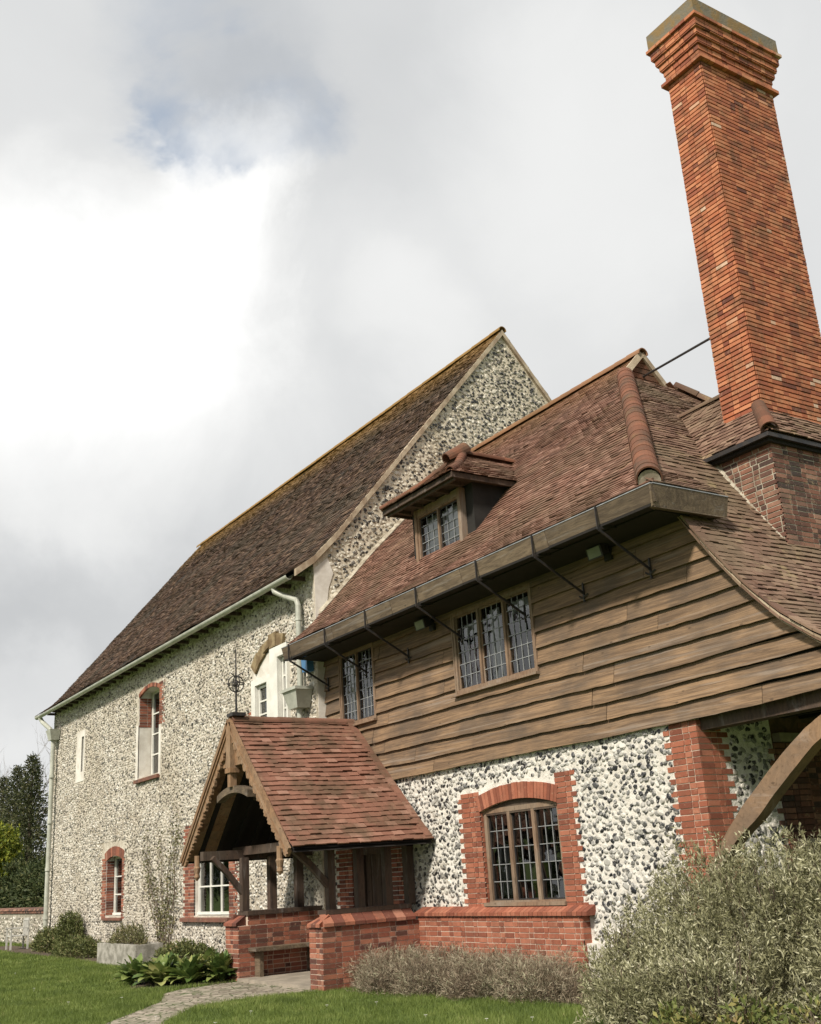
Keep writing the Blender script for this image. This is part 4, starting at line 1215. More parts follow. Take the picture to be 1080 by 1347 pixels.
# verge of the cat-slide: stacked tile edges bedded in pale mortar
mb = MB()
vf, vL = resample([(p[0]-XR, p[1]) for p in ENDP[::-1]], 0.1)
vp = [(XR+p[0], p[1]) for p in PE[:11]][::-1]
for lay, (dz, y0, y1, mi) in enumerate([(0.035, 10.19, 10.36, 0), (-0.02, 10.215, 10.36, 1), (-0.052, 10.20, 10.36, 0), (-0.085, 10.245, 10.37, 1)]):
    f_, L_ = resample(vp, 0.1)
    m = int(L_/0.17)
    mb.mi = mi
    for i in range(m):
        a, b = f_(L_*i/m), f_(L_*(i+1)/m-0.004)
        j = random.uniform(-0.012, 0.012)
        mb.hexa([(a.x, y0+j, a.y+dz-0.03), (b.x, y0+j, b.y+dz-0.03), (b.x, y1, b.y+dz-0.03), (a.x, y1, a.y+dz-0.03),
                 (a.x, y0+j, a.y+dz), (b.x, y0+j, b.y+dz), (b.x, y1, b.y+dz), (a.x, y1, a.y+dz)])
mb.build('verge', ['end_tiles', 'cream_verge'], croof, 'pale bedded tile verge sweeping down over the boards')
# left verge against the hall gable: tile-and-mortar fillet
mb = MB()
f_, L_ = resample([(ridgeY-p[0], p[1]) for p in PF], 0.1)
m = int(L_/0.2)
for i in range(m):
    a, b = f_(L_*i/m), f_(L_*(i+1)/m-0.006)
    if a.x < 10.2: continue
    x0 = HX1+0.004
    mb.hexa([(x0, a.x, a.y), (x0+0.11, a.x, a.y+0.0), (x0+0.11, b.x, b.y), (x0, b.x, b.y), (x0, a.x, a.y+0.13), (x0+0.12, a.x, a.y+0.055), (x0+0.12, b.x, b.y+0.05), (x0, b.x, b.y+0.125)])
mb.build('mortar_fillet', 'old_mortar', croof)
# eaves gutter: deep timber box
mb = MB()
gx0, gx1, gy = -19.25, -8.86, 9.46
def segs_gutter(mb, x0, x1):
    n = int((x1-x0)/1.9)
    global bot_mb
    for i in range(n):
        a, b = x0+(x1-x0)*i/n+0.006, x0+(x1-x0)*(i+1)/n-0.006
        d0, d1 = random.uniform(-0.008, 0.008), random.uniform(-0.008, 0.008)
        mb.hexa([(a, gy+0.055, 5.765+d0), (b, gy+0.055, 5.765+d1), (b, gy+0.085, 5.765+d1), (a, gy+0.085, 5.765+d0), (a, gy, 5.985), (b, gy, 5.985), (b, gy+0.03, 5.985), (a, gy+0.03, 5.985)])
        b = min(b, gx1-0.1)
        bot_mb.hexa([(a, gy+0.056, 5.73+d0), (b, gy+0.056, 5.73+d1), (b, gy+0.30, 5.77+d1), (a, gy+0.30, 5.77+d0), (a, gy+0.056, 5.765+d0), (b, gy+0.056, 5.765+d1), (b, gy+0.30, 5.80+d1), (a, gy+0.30, 5.80+d0)])
bot_mb = MB()
segs_gutter(mb, gx0, gx1)
x = gx1
mb.hexa([(x-0.085, gy+0.05, 5.72), (x-0.055, gy+0.05, 5.72), (x-0.055, 10.85, 5.74), (x-0.085, 10.85, 5.74), (x-0.03, gy, 5.985), (x, gy, 5.985), (x, 10.86, 5.99), (x-0.03, 10.86, 5.99)])
mb.hexa([(x-0.3, gy+0.07, 5.77), (x-0.056, gy+0.07, 5.705), (x-0.056, 10.82, 5.72), (x-0.3, 10.82, 5.78), (x-0.3, gy+0.07, 5.80), (x-0.056, gy+0.07, 5.735), (x-0.056, 10.82, 5.75), (x-0.3, 10.82, 5.81)])
mb.hexa([(x-0.3, 10.78, 5.76), (x-0.06, 10.78, 5.73), (x-0.06, 10.81, 5.73), (x-0.3, 10.81, 5.76), (x-0.3, 10.78, 5.95), (x-0.02, 10.78, 5.97), (x-0.02, 10.81, 5.97), (x-0.3, 10.81, 5.95)])
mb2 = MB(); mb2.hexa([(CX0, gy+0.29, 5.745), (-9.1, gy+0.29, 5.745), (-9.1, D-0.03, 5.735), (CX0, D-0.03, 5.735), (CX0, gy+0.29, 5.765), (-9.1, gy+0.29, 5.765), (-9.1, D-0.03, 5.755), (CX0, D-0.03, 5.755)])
mb2.build('eaves_shade_board', 'deck_shade_dark', cot)  # near-black board added to paint the eaves shade and stop bounce light
gut = mb.build('gutter', 'gutter_wood', cot, 'deep weathered box gutter under the eaves')
bot_mb.build('gutter_bed', 'deck_shade_dark', gut)  # underside split off in near-black, painting the shade below the gutter
mb = MB(); mb.box(gx0, gx1-0.0, gy-0.006, gy+0.034, 5.987, 6.0); mb.box(gx1-0.034, gx1+0.006, gy+0.034, 10.86, 5.992, 6.005)
mb.build('gutter_edge', 'lead', gut)
mb = MB()
for i in range(26):
    x = -18.9+i*0.385
    mb.beam((x, gy+0.30, 5.90), (x, D-0.02, 6.20), 0.06, 0.10)
mb.box(CX0, -9.4, gy+0.28, D+0.0, 6.01, 6.03) if False else None
mb.build('rafter_foot', 'deck_shade_dark', cot)
# iron straps
for xw in (-9.86, -11.2, -12.56, -14.25, -15.9, -17.4, -18.9):
    mb = MB()
    xg = xw-0.0
    mb.beam((xw, D-0.07, 5.22), (xw, gy+0.0, 5.68), 0.035, 0.018, (1, 0, 0))
    mb.beam((xw, gy-0.012, 5.68), (xw, gy-0.018, 6.0), 0.035, 0.012, (1, 0, 0))
    mb.beam((xw, gy-0.014, 5.70), (xw, gy+0.32, 5.75), 0.035, 0.014, (1, 0, 0))
    mb.beam((xw, D-0.075, 5.10), (xw, D-0.075, 5.38), 0.03, 0.02, (1, 0, 0))
    mb.tube([(xw-0.09, D-0.08, 5.20), (xw-0.04, D-0.1, 5.17), (xw, D-0.08, 5.15), (xw+0.04, D-0.1, 5.17), (xw+0.09, D-0.08, 5.20)], 0.012, 6)
    mb.build('gutter_bracket', 'iron', cot)

# ---- dormer
dm = MB()
dz0, dz1 = 6.80, 7.86
dm.box(DX0, DX0+0.075, DYF, DYF+0.12, dz0-0.15, dz1); dm.box(DX1-0.075, DX1, DYF, DYF+0.12, dz0-0.15, dz1)
dm.box(DX0+0.075, DX1-0.075, DYF+0.01, DYF+0.12, dz1-0.13, dz1); dm.box(DX0-0.03, DX1+0.03, DYF-0.03, DYF+0.12, dz0-0.03, dz0+0.05)
dorm = dm.build('dormer', 'frame_wood', cot, 'small hipped dormer with leaded two-light window')
mb = MB()
for x in (DX0+0.03, DX1-0.03):
    mb.add([(x, DYF+0.05, dz0-0.2), (x, DYF+0.05, dz1), (x, 11.5, dz1+0.05), (x, 11.3, 7.75)], [(0, 1, 2, 3)])
mb.build('cheek', 'lead_cheek', dorm)
mb = MB()
# curved oversailing eave board and soffit
ex0, ex1, ey, ez = -16.02, -13.76, 10.0, 7.9
mb.box(ex0, ex1, ey, ey+0.04, ez-0.045, ez+0.05)
mb.box(ex0+0.05, ex1-0.05, ey+0.07, ey+0.11, ez-0.085, ez+0.03)
mb.box(ex1-0.04, ex1, ey+0.04, 11.5, ez-0.045, ez+0.05); mb.box(ex0, ex0+0.04, ey+0.04, 11.5, ez-0.045, ez+0.05)
mb.box(ex0+0.04, ex1-0.04, ey+0.11, 11.6, ez-0.005, ez+0.02)
for k in range(5): mb.box(ex0+0.25+k*0.42, ex0+0.32+k*0.42, ey+0.11, DYF, ez-0.07, ez-0.006)
mb.build('eaves_board', 'dark_timber', dorm)
mb = MB()
dcx = (ex0+ex1)/2; hwid = (ex1-ex0)/2+0.03; drz = 8.82
dp = [(hwid, ez+0.04), (hwid*0.55, ez+0.40), (0.0, drz)]
tile_slope(mb, dp, lambda u, d, z: (u, ey+hwid-0.05-d, z), lambda d, z: (dcx-d, dcx+d), 0.095, 0.15, 0.014, 1.4)
tile_slope(mb, dp, lambda u, d, z: (dcx+d, u, z), lambda d, z: (ey+hwid-0.05-d, min(12.4, 11.45+(z-ez)*1.0)), 0.095, 0.15, 0.014, 1.4)
tile_slope(mb, dp, lambda u, d, z: (dcx-d, u, z), lambda d, z: (ey+hwid-0.05-d, min(12.4, 11.45+(z-ez)*1.0)), 0.095, 0.15, 0.014, 1.4)
dro = mb.build('dormer_roof', 'cottage_tiles', dorm)
mb = MB()
mb.mi = 0
for s in (-1, 1):
    a, b, c = (dcx+s*hwid*0.97, ey-0.03, ez+0.06), (dcx+s*hwid*0.53, ey+hwid*0.45, ez+0.42), (dcx, ey+hwid-0.05, drz+0.02)
    ridge_line(mb, a, b, 0.075, 0.16); ridge_line(mb, b, c, 0.08, 0.16)
ridge_line(mb, (dcx, ey+hwid-0.1, drz+0.02), (dcx, 12.35, drz+0.02), 0.09, 0.3)
mb.half_pipe((dcx-0.02, ey+hwid-0.42, drz-0.13), (dcx, ey+hwid+0.02, drz+0.11), 0.12, 0.16, (0, 0, 1), 10, 0.02, -20, 200)
mb.build('dormer_ridge', 'ridge_tiles', dorm)
leaded_window(dorm, DX0+0.075, DX1-0.075, dz0+0.04, dz1-0.12, DYF+0.02, 2, 3, 5, fw_=0.045, sill=False, curtains=[(0.06, 0.96, 0.02, 0.97, 'curtain_white')])

# ---- chimney
ch = MB()
BX0, BX1, BY0, BY1 = -11.2, -8.92, 12.0, 14.7
ch.box(BX0, BX1, BY0, BY1, 4.6, 7.06)
ch.mi = 1
bricks(ch, (BX0, BY0, 0), (1, 0, 0), (0, -1, 0), BX1-BX0, 5.0, 7.06, clip=lambda u, z: z > 5.3, gap=0.02)
bricks(ch, (BX1, BY0, 0), (0, 1, 0), (1, 0, 0), BY1-BY0, 4.6, 7.06, gap=0.017)
chim = ch.build('chimney', ['old_mortar', 'old_brick'], cot, 'very tall slender red brick chimney on a broad brick base')
SX0, SX1, SY0, SY1 = -9.96, -9.25, 12.4, 14.17
mb = MB()
mb.box(SX0+0.01, SX1-0.01, SY0+0.01, SY1-0.01, 6.9, 14.9)
mb.mi = 1
for (o_, u_, n_, L_) in (((SX0, SY0, 0), (1, 0, 0), (0, -1, 0), SX1-SX0), ((SX1, SY0, 0), (0, 1, 0), (1, 0, 0), SY1-SY0),
                         ((SX0, SY0, 0), (0, 1, 0), (-1, 0, 0), SY1-SY0), ((SX0, SY1, 0), (1, 0, 0), (0, 1, 0), SX1-SX0)):
    bricks(mb, o_, u_, n_, L_, 7.2, 13.95, course=0.075, proud=0.013, gap=0.021, vgap=0.006)
def ring(mb, e, z0, z1):
    """a projecting course laid in bricks"""
    for (o_, u_, n_, L_) in (((SX0-e, SY0-e, 0), (1, 0, 0), (0, -1, 0), SX1-SX0+2*e), ((SX1+e, SY0-e, 0), (0, 1, 0), (1, 0, 0), SY1-SY0+2*e),
                             ((SX0-e, SY0-e, 0), (0, 1, 0), (-1, 0, 0), SY1-SY0+2*e), ((SX0-e, SY1+e, 0), (1, 0, 0), (0, 1, 0), SX1-SX0+2*e)):
        bricks(mb, o_, u_, n_, L_, z0, z1, course=z1-z0, proud=0.004, gap=0.010, depth=e+0.02)
ring(mb, 0.085, 13.95, 14.02)
ring(mb, 0.02, 14.02, 14.09); ring(mb, 0.02, 14.09, 14.16)
for k, e in enumerate((0.035, 0.075, 0.115)):
    z = 14.16+k*0.125
    ring(mb, e, z, z+0.10); ring(mb, e+0.03, z+0.10, z+0.125)
ring(mb, 0.155, 14.535, 14.61); ring(mb, 0.155, 14.61, 14.685)
ring(mb, 0.20, 14.685, 14.75)
mb.build('chimney_shaft', ['dark_mortar', 'chimney_brick'], chim, 'slender shaft with stepped brick head')
mb = MB()
e = 0.17
mb.hexa([(SX0-e, SY0-e, 14.752), (SX1+e, SY0-e, 14.752), (SX1+e, SY1+e, 14.752), (SX0-e, SY1+e, 14.752),
         (SX0-e, SY0-e, 15.06), (SX1+e, SY0-e, 15.06), (SX1+e, SY1+e, 15.06), (SX0-e, SY1+e, 15.06)])
mb.hexa([(SX0-e, SY0-e, 15.061), (SX1+e, SY0-e, 15.061), (SX1+e, SY1+e, 15.061), (SX0-e, SY1+e, 15.061),
         (SX0+0.1, SY0+0.1, 15.14), (SX1-0.1, SY0+0.1, 15.14), (SX1-0.1, SY1-0.1, 15.14), (SX0+0.1, SY1-0.1, 15.14)])
mb.build('chimney_cap', 'stone_cap', chim, 'weathered cap stained with lichen')
# skirt roof
mb = MB()
sk = [(1.13, 7.10), (0.62, 7.72), (0.0, 8.5)]         # d to ridge line at Y=13.0
tile_slope(mb, sk, lambda u, d, z: (u, 13.02-d, z), lambda d, z: (-11.9+max(0, (8.5-z))*0.62, -8.80-(1.13-d) if d > 0.55 else -9.3), 0.095, 0.15, 0.015, 1.5)
tile_slope(mb, [(0, 7.10), (0.55, 7.80)], lambda u, d, z: (-8.80-d, u, z), lambda d, z: (11.89+d, 14.9-d), 0.095, 0.15, 0.015, 1.5)
mb.add([(-8.82, 11.91, 7.08), (-11.3, 11.91, 7.08), (-11.6, 13.02, 8.46), (-9.3, 13.02, 8.46), (-9.3, 12.4, 7.7)], [(0, 1, 2, 3, 4)])
mb.add([(-8.82, 11.91, 7.08), (-9.36, 12.45, 7.78), (-9.36, 14.2, 7.78), (-8.82, 14.9, 7.08)], [(0, 1, 2, 3)])
mb.quad((-11.6, 13.02, 8.46), (-9.9, 13.02, 8.46), (-9.9, 14.9, 7.08), (-11.3, 14.9, 7.08))
mb.build('skirt_roof', 'end_tiles', chim, 'lichened tiled skirt at the foot of the shaft')
mb = MB()
ridge_line(mb, (-8.82, 11.91, 7.12), (-9.28, 12.37, 7.74), 0.12, 0.24, r_end=0.10)
mb.build('skirt_hip', 'ridge_tiles', chim)
mb = MB(); ridge_line(mb, (-9.96, 13.02, 8.48), (-11.6, 13.02, 8.48), 0.08, 0.3); mb.build('skirt_ridge', 'end_tiles', chim)
mb = MB()
mb.box(-11.0, -8.80, 11.83, 11.88, 7.02, 7.08); mb.box(-8.85, -8.80, 11.88, 14.9, 7.02, 7.08)
mb.build('skirt_gutter', 'iron', chim)
mb = MB()
mb.box(-10.9, -8.86, 11.90, 11.99, 6.97, 7.03); mb.box(-8.90, -8.865, 11.99, 14.8, 6.97, 7.03)
mb.build('skirt_fascia', 'deck_shade_dark', chim)
mb = MB(); mb.tube([(-12.92, 14.0, 10.16), (-9.95, 12.9, 9.50)], 0.022, 8)
mb.build('iron_stay', 'iron', chim, 'thin black iron stay rod from gablet to chimney')
mb = MB()
f_, L_ = resample([(XR+p[0], p[1]) for p in PE], 0.1)
for i in range(26):
    s0 = L_*0.28+i*0.13
    a, b = f_(s0), f_(s0+0.12)
    if not (-10.3 < a.x < BX1): continue
    z0_ = 0.02
    jj = random.uniform(-.012, .012)
    mb.hexa([(a.x, 11.94+jj, a.y+z0_), (b.x, 11.94+jj, b.y+z0_), (b.x, 12.0, b.y+z0_), (a.x, 12.0, a.y+z0_), (a.x, 11.96, a.y+0.05), (b.x, 11.96, b.y+0.05), (b.x, 12.0, b.y+0.10), (a.x, 12.0, a.y+0.10)])
mb.build('chimney_flashing', 'old_mortar', chim)

# ================================================================ PORCH
PX, PZ, PF0, PB = -18.06, 4.34, 7.87, D-0.065
porch = thing('timber_porch', 'open oak-framed porch with red tiled roof, carved bargeboards and low brick side walls', 'porch', (PX, 9.1, GZ))
pp = [(2.30, 2.06), (2.0, 2.33), (1.5, 2.84), (0.0, PZ)]
def Pr(u, d, z): return (PX+d*(1+0.11*(u-PF0)/2.5), u, z+0.03*(u-PF0)/2.5)
def Pl(u, d, z): return (PX-d, u, z)
mb = MB()
tile_slope(mb, pp, Pr, lambda d, z: (PF0-0.02, PB), 0.12, 0.19, 0.021, 1.6)
tile_slope(mb, pp, Pl, lambda d, z: (PF0-0.02, HY-0.02), 0.125, 0.20, 0.020, 1.6)
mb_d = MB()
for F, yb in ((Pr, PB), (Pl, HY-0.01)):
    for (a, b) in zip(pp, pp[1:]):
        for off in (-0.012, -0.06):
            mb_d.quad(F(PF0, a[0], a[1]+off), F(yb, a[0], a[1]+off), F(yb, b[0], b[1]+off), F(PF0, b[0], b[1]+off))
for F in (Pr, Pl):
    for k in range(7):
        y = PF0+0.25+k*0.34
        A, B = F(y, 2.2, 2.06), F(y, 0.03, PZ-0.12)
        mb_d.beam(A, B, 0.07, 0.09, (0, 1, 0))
proof = mb_d.build('roof', 'deck_shade_dark', porch)
mb.build('roof_tiles', 'porch_tiles', proof, 'red roof tiles with dark mossy patches')
mb = MB(); ridge_line(mb, (PX, PF0-0.03, PZ+0.0), (PX, PB, PZ+0.0), 0.10, 0.32); mb.build('ridge_tiles', 'porch_tiles', proof)
mb = MB()
# raised verge tiles along the wall, right slope
f_, L_ = resample(pp, 0.1)
m = 15
for i in range(m):
    a, b = f_(L_*i/m), f_(L_*(i+1)/m-0.008)
    A0, B0 = Pr(PB-0.13, a.x, a.y+0.03), Pr(PB-0.13, b.x, b.y+0.03); A1, B1 = Pr(PB+0.0, a.x, a.y+0.03), Pr(PB+0.0, b.x, b.y+0.03)
    up_ = Vector((0, 0, 0.045))
    mb.hexa([A0, A1, B1, B0]+[Vector(q)+up_ for q in (A0, A1, B1, B0)])
mb.build('verge_tiles', 'porch_tiles', proof)
# bargeboards
def barge(side):
    mb = MB()
    n = 15
    nn = Vector((1.0, -0.0)); 
    a, b = Vector((2.26*side, 2.02)), Vector((0, PZ-0.02))
    L = (b-a).length; t = (b-a).normalized(); nrm = Vector((t.y, -t.x))*side
    if nrm.y > 0: nrm = -nrm
    N = 120
    for i in range(N):
        s0, s1 = L*i/N, L*(i+1)/N
        def w(s):
            k = s/L
            ph = (s % 0.19)/0.19
            cusp = 0.055*abs(math.sin(math.pi*ph))+0.03*abs(math.sin(3*math.pi*ph))
            return (0.10+0.03*min(1, k*2.2))+cusp*1.2*(0.6+0.4*min(1, k*4))
        p0, p1 = a+t*s0, a+t*s1
        q0, q1 = p0+nrm*w(s0), p1+nrm*w(s1)
        def P3(q, y): return (PX+q.x, y, q.y)
        if (q0.x*side) < 0.06 and (p0.x*side) < 0.1: continue
        y0, y1 = PF0-0.055, PF0-0.005
        mb.hexa([P3(q0, y0), P3(q1, y0), P3(q1, y1), P3(q0, y1), P3(p0, y0), P3(p1, y0), P3(p1, y1), P3(p0, y1)])
    # plain outer fillet
    A, B = a+nrm*(-0.03), b+nrm*(-0.03)
    mb.beam((PX+A.x, PF0-0.06, A.y+0.0), (PX+B.x, PF0-0.06, B.y+0.02), 0.075, 0.05, (0, 1, 0))
    mb.beam((PX+A.x+nrm.x*0.10, PF0-0.066, A.y+nrm.y*0.10), (PX+B.x+nrm.x*0.10, PF0-0.066, B.y+nrm.y*0.10), 0.03, 0.035, (0, 1, 0))
    mb.build('bargeboard', 'barge_wood', porch, 'carved oak bargeboard with cusped lower edge')
barge(1); barge(-1)
mb = MB()
mb.box(PX-0.09, PX+0.09, PF0-0.085, PF0+0.06, 3.50, PZ-0.02)
mb.box(PX-0.06, PX+0.06, PF0-0.07, PF0+0.05, 3.20, 3.50)
mb.box(PX-0.11, PX+0.11, PF0-0.10, PF0+0.08, 3.44, 3.52)
mb.build('king_post', 'barge_wood', porch)
mb = MB()
for k in range(-4, 4):
    x0, x1 = k*0.105+0.003, (k+1)*0.105-0.003
    zt0, zt1 = PZ-0.1-abs(x0)*1.04, PZ-0.1-abs(x1)*1.04
    mb.hexa([(PX+x0, PF0+0.0, 3.56), (PX+x1, PF0+0.0, 3.56), (PX+x1, PF0+0.03, 3.56), (PX+x0, PF0+0.03, 3.56), (PX+x0, PF0+0.0, zt0), (PX+x1, PF0+0.0, zt1), (PX+x1, PF0+0.03, zt1), (PX+x0, PF0+0.03, zt0)])
mb.build('gable_boarding', 'barge_wood', porch)
for s_ in (-1, 1):
    mb = MB(); fs = Pr if s_ > 0 else Pl
    for k in range(16):
        d0, d1 = 2.22-2.1*k/16, 2.22-2.1*(k+1)/16+0.004
        z0_, z1_ = float(np.interp(-d0, [-2.3, -2.0, -1.5, 0], [2.06, 2.33, 2.84, PZ]))-0.075, float(np.interp(-d1, [-2.3, -2.0, -1.5, 0], [2.06, 2.33, 2.84, PZ]))-0.075
        a, b, c_, d_ = fs(PF0+0.0, d0, z0_), fs(PF0+0.0, d1, z1_), fs(PF0+0.62, d1, z1_), fs(PF0+0.62, d0, z0_)
        lo_ = [(q[0], q[1], q[2]-0.02) for q in (a, b, c_, d_)]
        mb.hexa(lo_+[a, b, c_, d_])
    mb.build('soffit_board', 'barge_wood', porch)
mb = MB()
for k in range(12):
    x0, x1 = -0.66+k*0.11, -0.66+(k+1)*0.11
    z0, z1 = 3.17-0.28*(x0**2), 3.17-0.28*(x1**2)
    mb.hexa([(PX+x0, PF0-0.02, z0-0.07), (PX+x1, PF0-0.02, z1-0.07), (PX+x1, PF0+0.13, z1-0.07), (PX+x0, PF0+0.13, z0-0.07),
             (PX+x0, PF0-0.02, z0+0.05), (PX+x1, PF0-0.02, z1+0.05), (PX+x1, PF0+0.13, z1+0.05), (PX+x0, PF0+0.13, z0+0.05)])
mb.build('collar', 'gutter_wood', porch)
mb = MB()
mb.beam((PX, PF0+0.1, 4.12), (PX, D-0.08, 4.12), 0.09, 0.16)
for y in (8.75, 9.6):
    mb.beam((PX-1.9, y, 2.16), (PX+1.9, y, 2.16), 0.13, 0.15)
    mb.beam((PX-0.95, y, 3.1), (PX+0.95, y, 3.1), 0.10, 0.12)
mb.build('tie_beam', 'dark_timber', porch)
mb = MB(); mb.beam((-16.28, PF0+0.03, 2.10), (-16.28, D-0.02, 2.10), 0.15, 0.16); mb.build('wall_plate', 'dark_timber', porch)
mb = MB(); mb.beam((-19.55, PF0+0.03, 2.10), (-19.55, HY-0.02, 2.10), 0.15, 0.16); mb.build('wall_plate', 'dark_timber', porch)
# pendants at the feet
for x in (-16.28, -19.75):
    mb = MB()
    mb.tube([(x, PF0+0.02, 2.12), (x, PF0+0.02, 1.93), (x, PF0+0.02, 1.90), (x, PF0+0.02, 1.80), (x, PF0+0.02, 1.74), (x, PF0+0.02, 1.68)], [0.05, 0.05, 0.07, 0.045, 0.055, 0.015], 10)
    mb.build('pendant', 'barge_wood', porch)
def post(x, y, w=0.13, z0=1.10, z1=2.04, d=None):
    mb = MB(); d = d or w
    mb.box(x-w/2, x+w/2, y-d/2, y+d/2, z0, z1)
    mb.box(x-w/2-0.0, x+w/2+0.0, y-d/2-0.0, y+d/2+0.0, z1-0.001, z1) if False else None
    mb.build('post', 'dark_timber', porch)
for y in (8.78, 9.32, 9.86): post(-16.28, y, 0.13)
post(-16.28, 10.29, 0.15, d=0.13)
for y in (8.68, 9.24, 9.80): post(-19.42, y, 0.14)
def brace_to(x, y0, z0, y1, z1):
    mb = MB()
    mb.beam((x, y0, z0), (x, (y0+y1)/2, (z0+z1)/2+0.04), 0.09, 0.11, (1, 0, 0)); mb.beam((x, (y0+y1)/2, (z0+z1)/2+0.04), (x, y1, z1), 0.09, 0.11, (1, 0, 0))
    mb.build('brace', 'dark_timber', porch)
brace_to(-16.28, 8.76, 1.45, 8.12, 2.06); brace_to(-19.42, 8.66, 1.40, 8.05, 2.06)
# low brick walls
WX1, WX0 = -15.98, -16.55
YF = 8.45
def low_wall(xi, xo, y1, name):          # xi inner face, xo outer face
    xa, xb = min(xi, xo), max(xi, xo)
    mb = MB()
    mb.box(xa, xb, YF, y1, GZ-0.1, 0.86)
    mb.mi = 1
    bricks(mb, (xa, YF, 0), (1, 0, 0), (0, -1, 0), xb-xa, GZ, 0.86)
    bricks(mb, (xb, YF, 0), (0, 1, 0), (1, 0, 0), y1-YF, GZ, 0.86)
    bricks(mb, (xa, YF, 0), (0, 1, 0), (-1, 0, 0), y1-YF, GZ, 0.86)
    # sloping coping of special bricks on the outer side and round the front end
    y = YF+0.06
    s = 1 if xo > xi else -1
    xo_, xm = xo+s*0.045, xo-s*0.20
    while y < y1-0.03:
        w = min(0.19, y1-y)
        a, b = y+0.005, y+w-0.006
        skew = 0.05
        mb.hexa([(xo_, a-skew, 0.865), (xo_, b-skew, 0.865), (xm, b, 0.865), (xm, a, 0.865), (xo_, a-skew, 0.915), (xo_, b-skew, 0.915), (xm, b, 1.045), (xm, a, 1.045)])
        y += w
    x = xa
    yf, ym = YF-0.045, YF+0.20
    nseg = 3
    for k in range(nseg):
        p, q = xa+(xb-xa)*k/nseg+0.004, xa+(xb-xa)*(k+1)/nseg-0.004
        pm, qm = xa+0.12+(xb-xa-0.24)*k/nseg, xa+0.12+(xb-xa-0.24)*(k+1)/nseg
        mb.hexa([(p, yf, 0.863), (q, yf, 0.863), (qm, ym, 0.863), (pm, ym, 0.863), (p, yf, 0.913), (q, yf, 0.913), (qm, ym, 1.04), (pm, ym, 1.04)])
    bricks(mb, (max(xm, xi)-0.01, YF+0.2, 0), (0, 1, 0), (1, 0, 0), y1-YF-0.2, 0.86, 1.03)
    mb.mi = 0; mb.box(min(xm, xi), max(xm, xi)-0.01, YF+0.2, y1, 0.86, 1.03); mb.mi = 1
    mb.build('side_wall', ['pink_mortar', 'red_brick'], porch, name)
    mb = MB()
    xc = (xm+xi)/2-s*0.0
    mb.box(min(xm, xi)-0.03, max(xm, xi)+0.03, YF+0.17, y1, 1.035, 1.105)
    mb.build('sole_plate', 'dark_timber', porch)
low_wall(WX0+0.14, WX1, D-0.14, 'right-hand low brick wall with sloping brick coping')
low_wall(-19.18, -19.75, HY-0.01, 'left-hand low brick wall inside the porch')
mb = MB()
mb.box(-19.16, -18.82, 8.62, 10.1, 0.43, 0.49); mb.box(-19.16, -18.95, 8.75, 8.83, GZ, 0.43); mb.box(-19.16, -18.95, 9.8, 9.88, GZ, 0.43)
mb.build('bench_seat', 'gutter_wood', porch, 'weathered plank bench along the inside wall')
mb = MB(); mb.box(-19.2, -16.4, 8.42, D, GZ-0.05, 0.0); mb.build('floor_slab', 'slab_stone', porch)
# finial
mb = MB()
fx, fy = PX, PF0+0.08
mb.box(fx-0.13, fx+0.13, fy-0.13, fy+0.13, PZ+0.09, PZ+0.15)
mb.tube([(fx, fy, PZ+0.1), (fx, fy, 5.62)], [0.022, 0.012], 8)
mb.tube([(fx, fy, 5.60), (fx, fy, 5.70)], [0.014, 0.002], 8)
def torus(mb, c, Rr, r, ax, seg=22):
    pts = []
    for k in range(seg+1):
        t = 2*math.pi*k/seg
        a, b = Rr*math.cos(t), Rr*math.sin(t)
        pts.append((c[0]+a, c[1], c[2]+b) if ax == 'y' else ((c[0], c[1]+a, c[2]+b) if ax == 'x' else (c[0]+a, c[1]+b, c[2])))
    mb.tube(pts, r, 6, False)
torus(mb, (fx, fy, 5.02), 0.15, 0.011, 'y'); torus(mb, (fx, fy, 5.02), 0.15, 0.011, 'x'); torus(mb, (fx, fy, 5.02), 0.15, 0.010, 'z'); torus(mb, (fx, fy, 5.02), 0.06, 0.010, 'x')
mb.tube([(fx, fy, 4.96), (fx, fy, 5.0), (fx, fy, 5.04), (fx, fy, 5.08)], [0.01, 0.04, 0.04, 0.01], 8)
for s in (-1, 1):
    mb.tube([(fx, fy, 5.12), (fx, fy+s*0.07, 5.2), (fx, fy+s*0.12, 5.22), (fx, fy+s*0.14, 5.18)], 0.009, 6)
mb.build('finial', 'iron', porch, 'wrought iron finial with open sphere on a tall spike')

# ================================================================ LOOSE THINGS
def floodlight(x, z, label):
    t = thing('floodlight', label, 'floodlight', (x, D-0.10, z), group='floodlights on the boarded wall')
    mb = MB(); y = D-0.24
    mb.hexa([(x-0.15, y-0.07, z-0.10), (x+0.15, y-0.07, z-0.10), (x+0.13, y+0.08, z-0.03), (x-0.13, y+0.08, z-0.03), (x-0.15, y-0.11, z+0.06), (x+0.15, y-0.11, z+0.06), (x+0.13, y+0.04, z+0.12), (x-0.13, y+0.04, z+0.12)])
    mb.build('housing', 'iron', t)
    mb = MB(); mb.quad((x-0.125, y-0.079, z-0.085), (x+0.125, y-0.079, z-0.085), (x+0.125, y-0.113, z+0.048), (x-0.125, y-0.113, z+0.048)); mb.build('lens', 'lamp_glass', t)
    mb = MB(); mb.beam((x, y+0.05, z+0.02), (x, D-0.05, z+0.02), 0.05, 0.05); mb.box(x-0.07, x+0.07, D-0.09, D-0.05, z-0.1, z+0.12); 
    mb.build('bracket', 'iron', t)
floodlight(-10.62, 5.66, 'black floodlight under the eaves near the hip corner')
floodlight(-15.1, 5.62, 'black floodlight under the eaves above left of the three-light window')
t = thing('alarm_box', 'blue alarm bell box hanging at the left end of the eaves', 'alarm box', (-19.3, 10.0, 5.7))
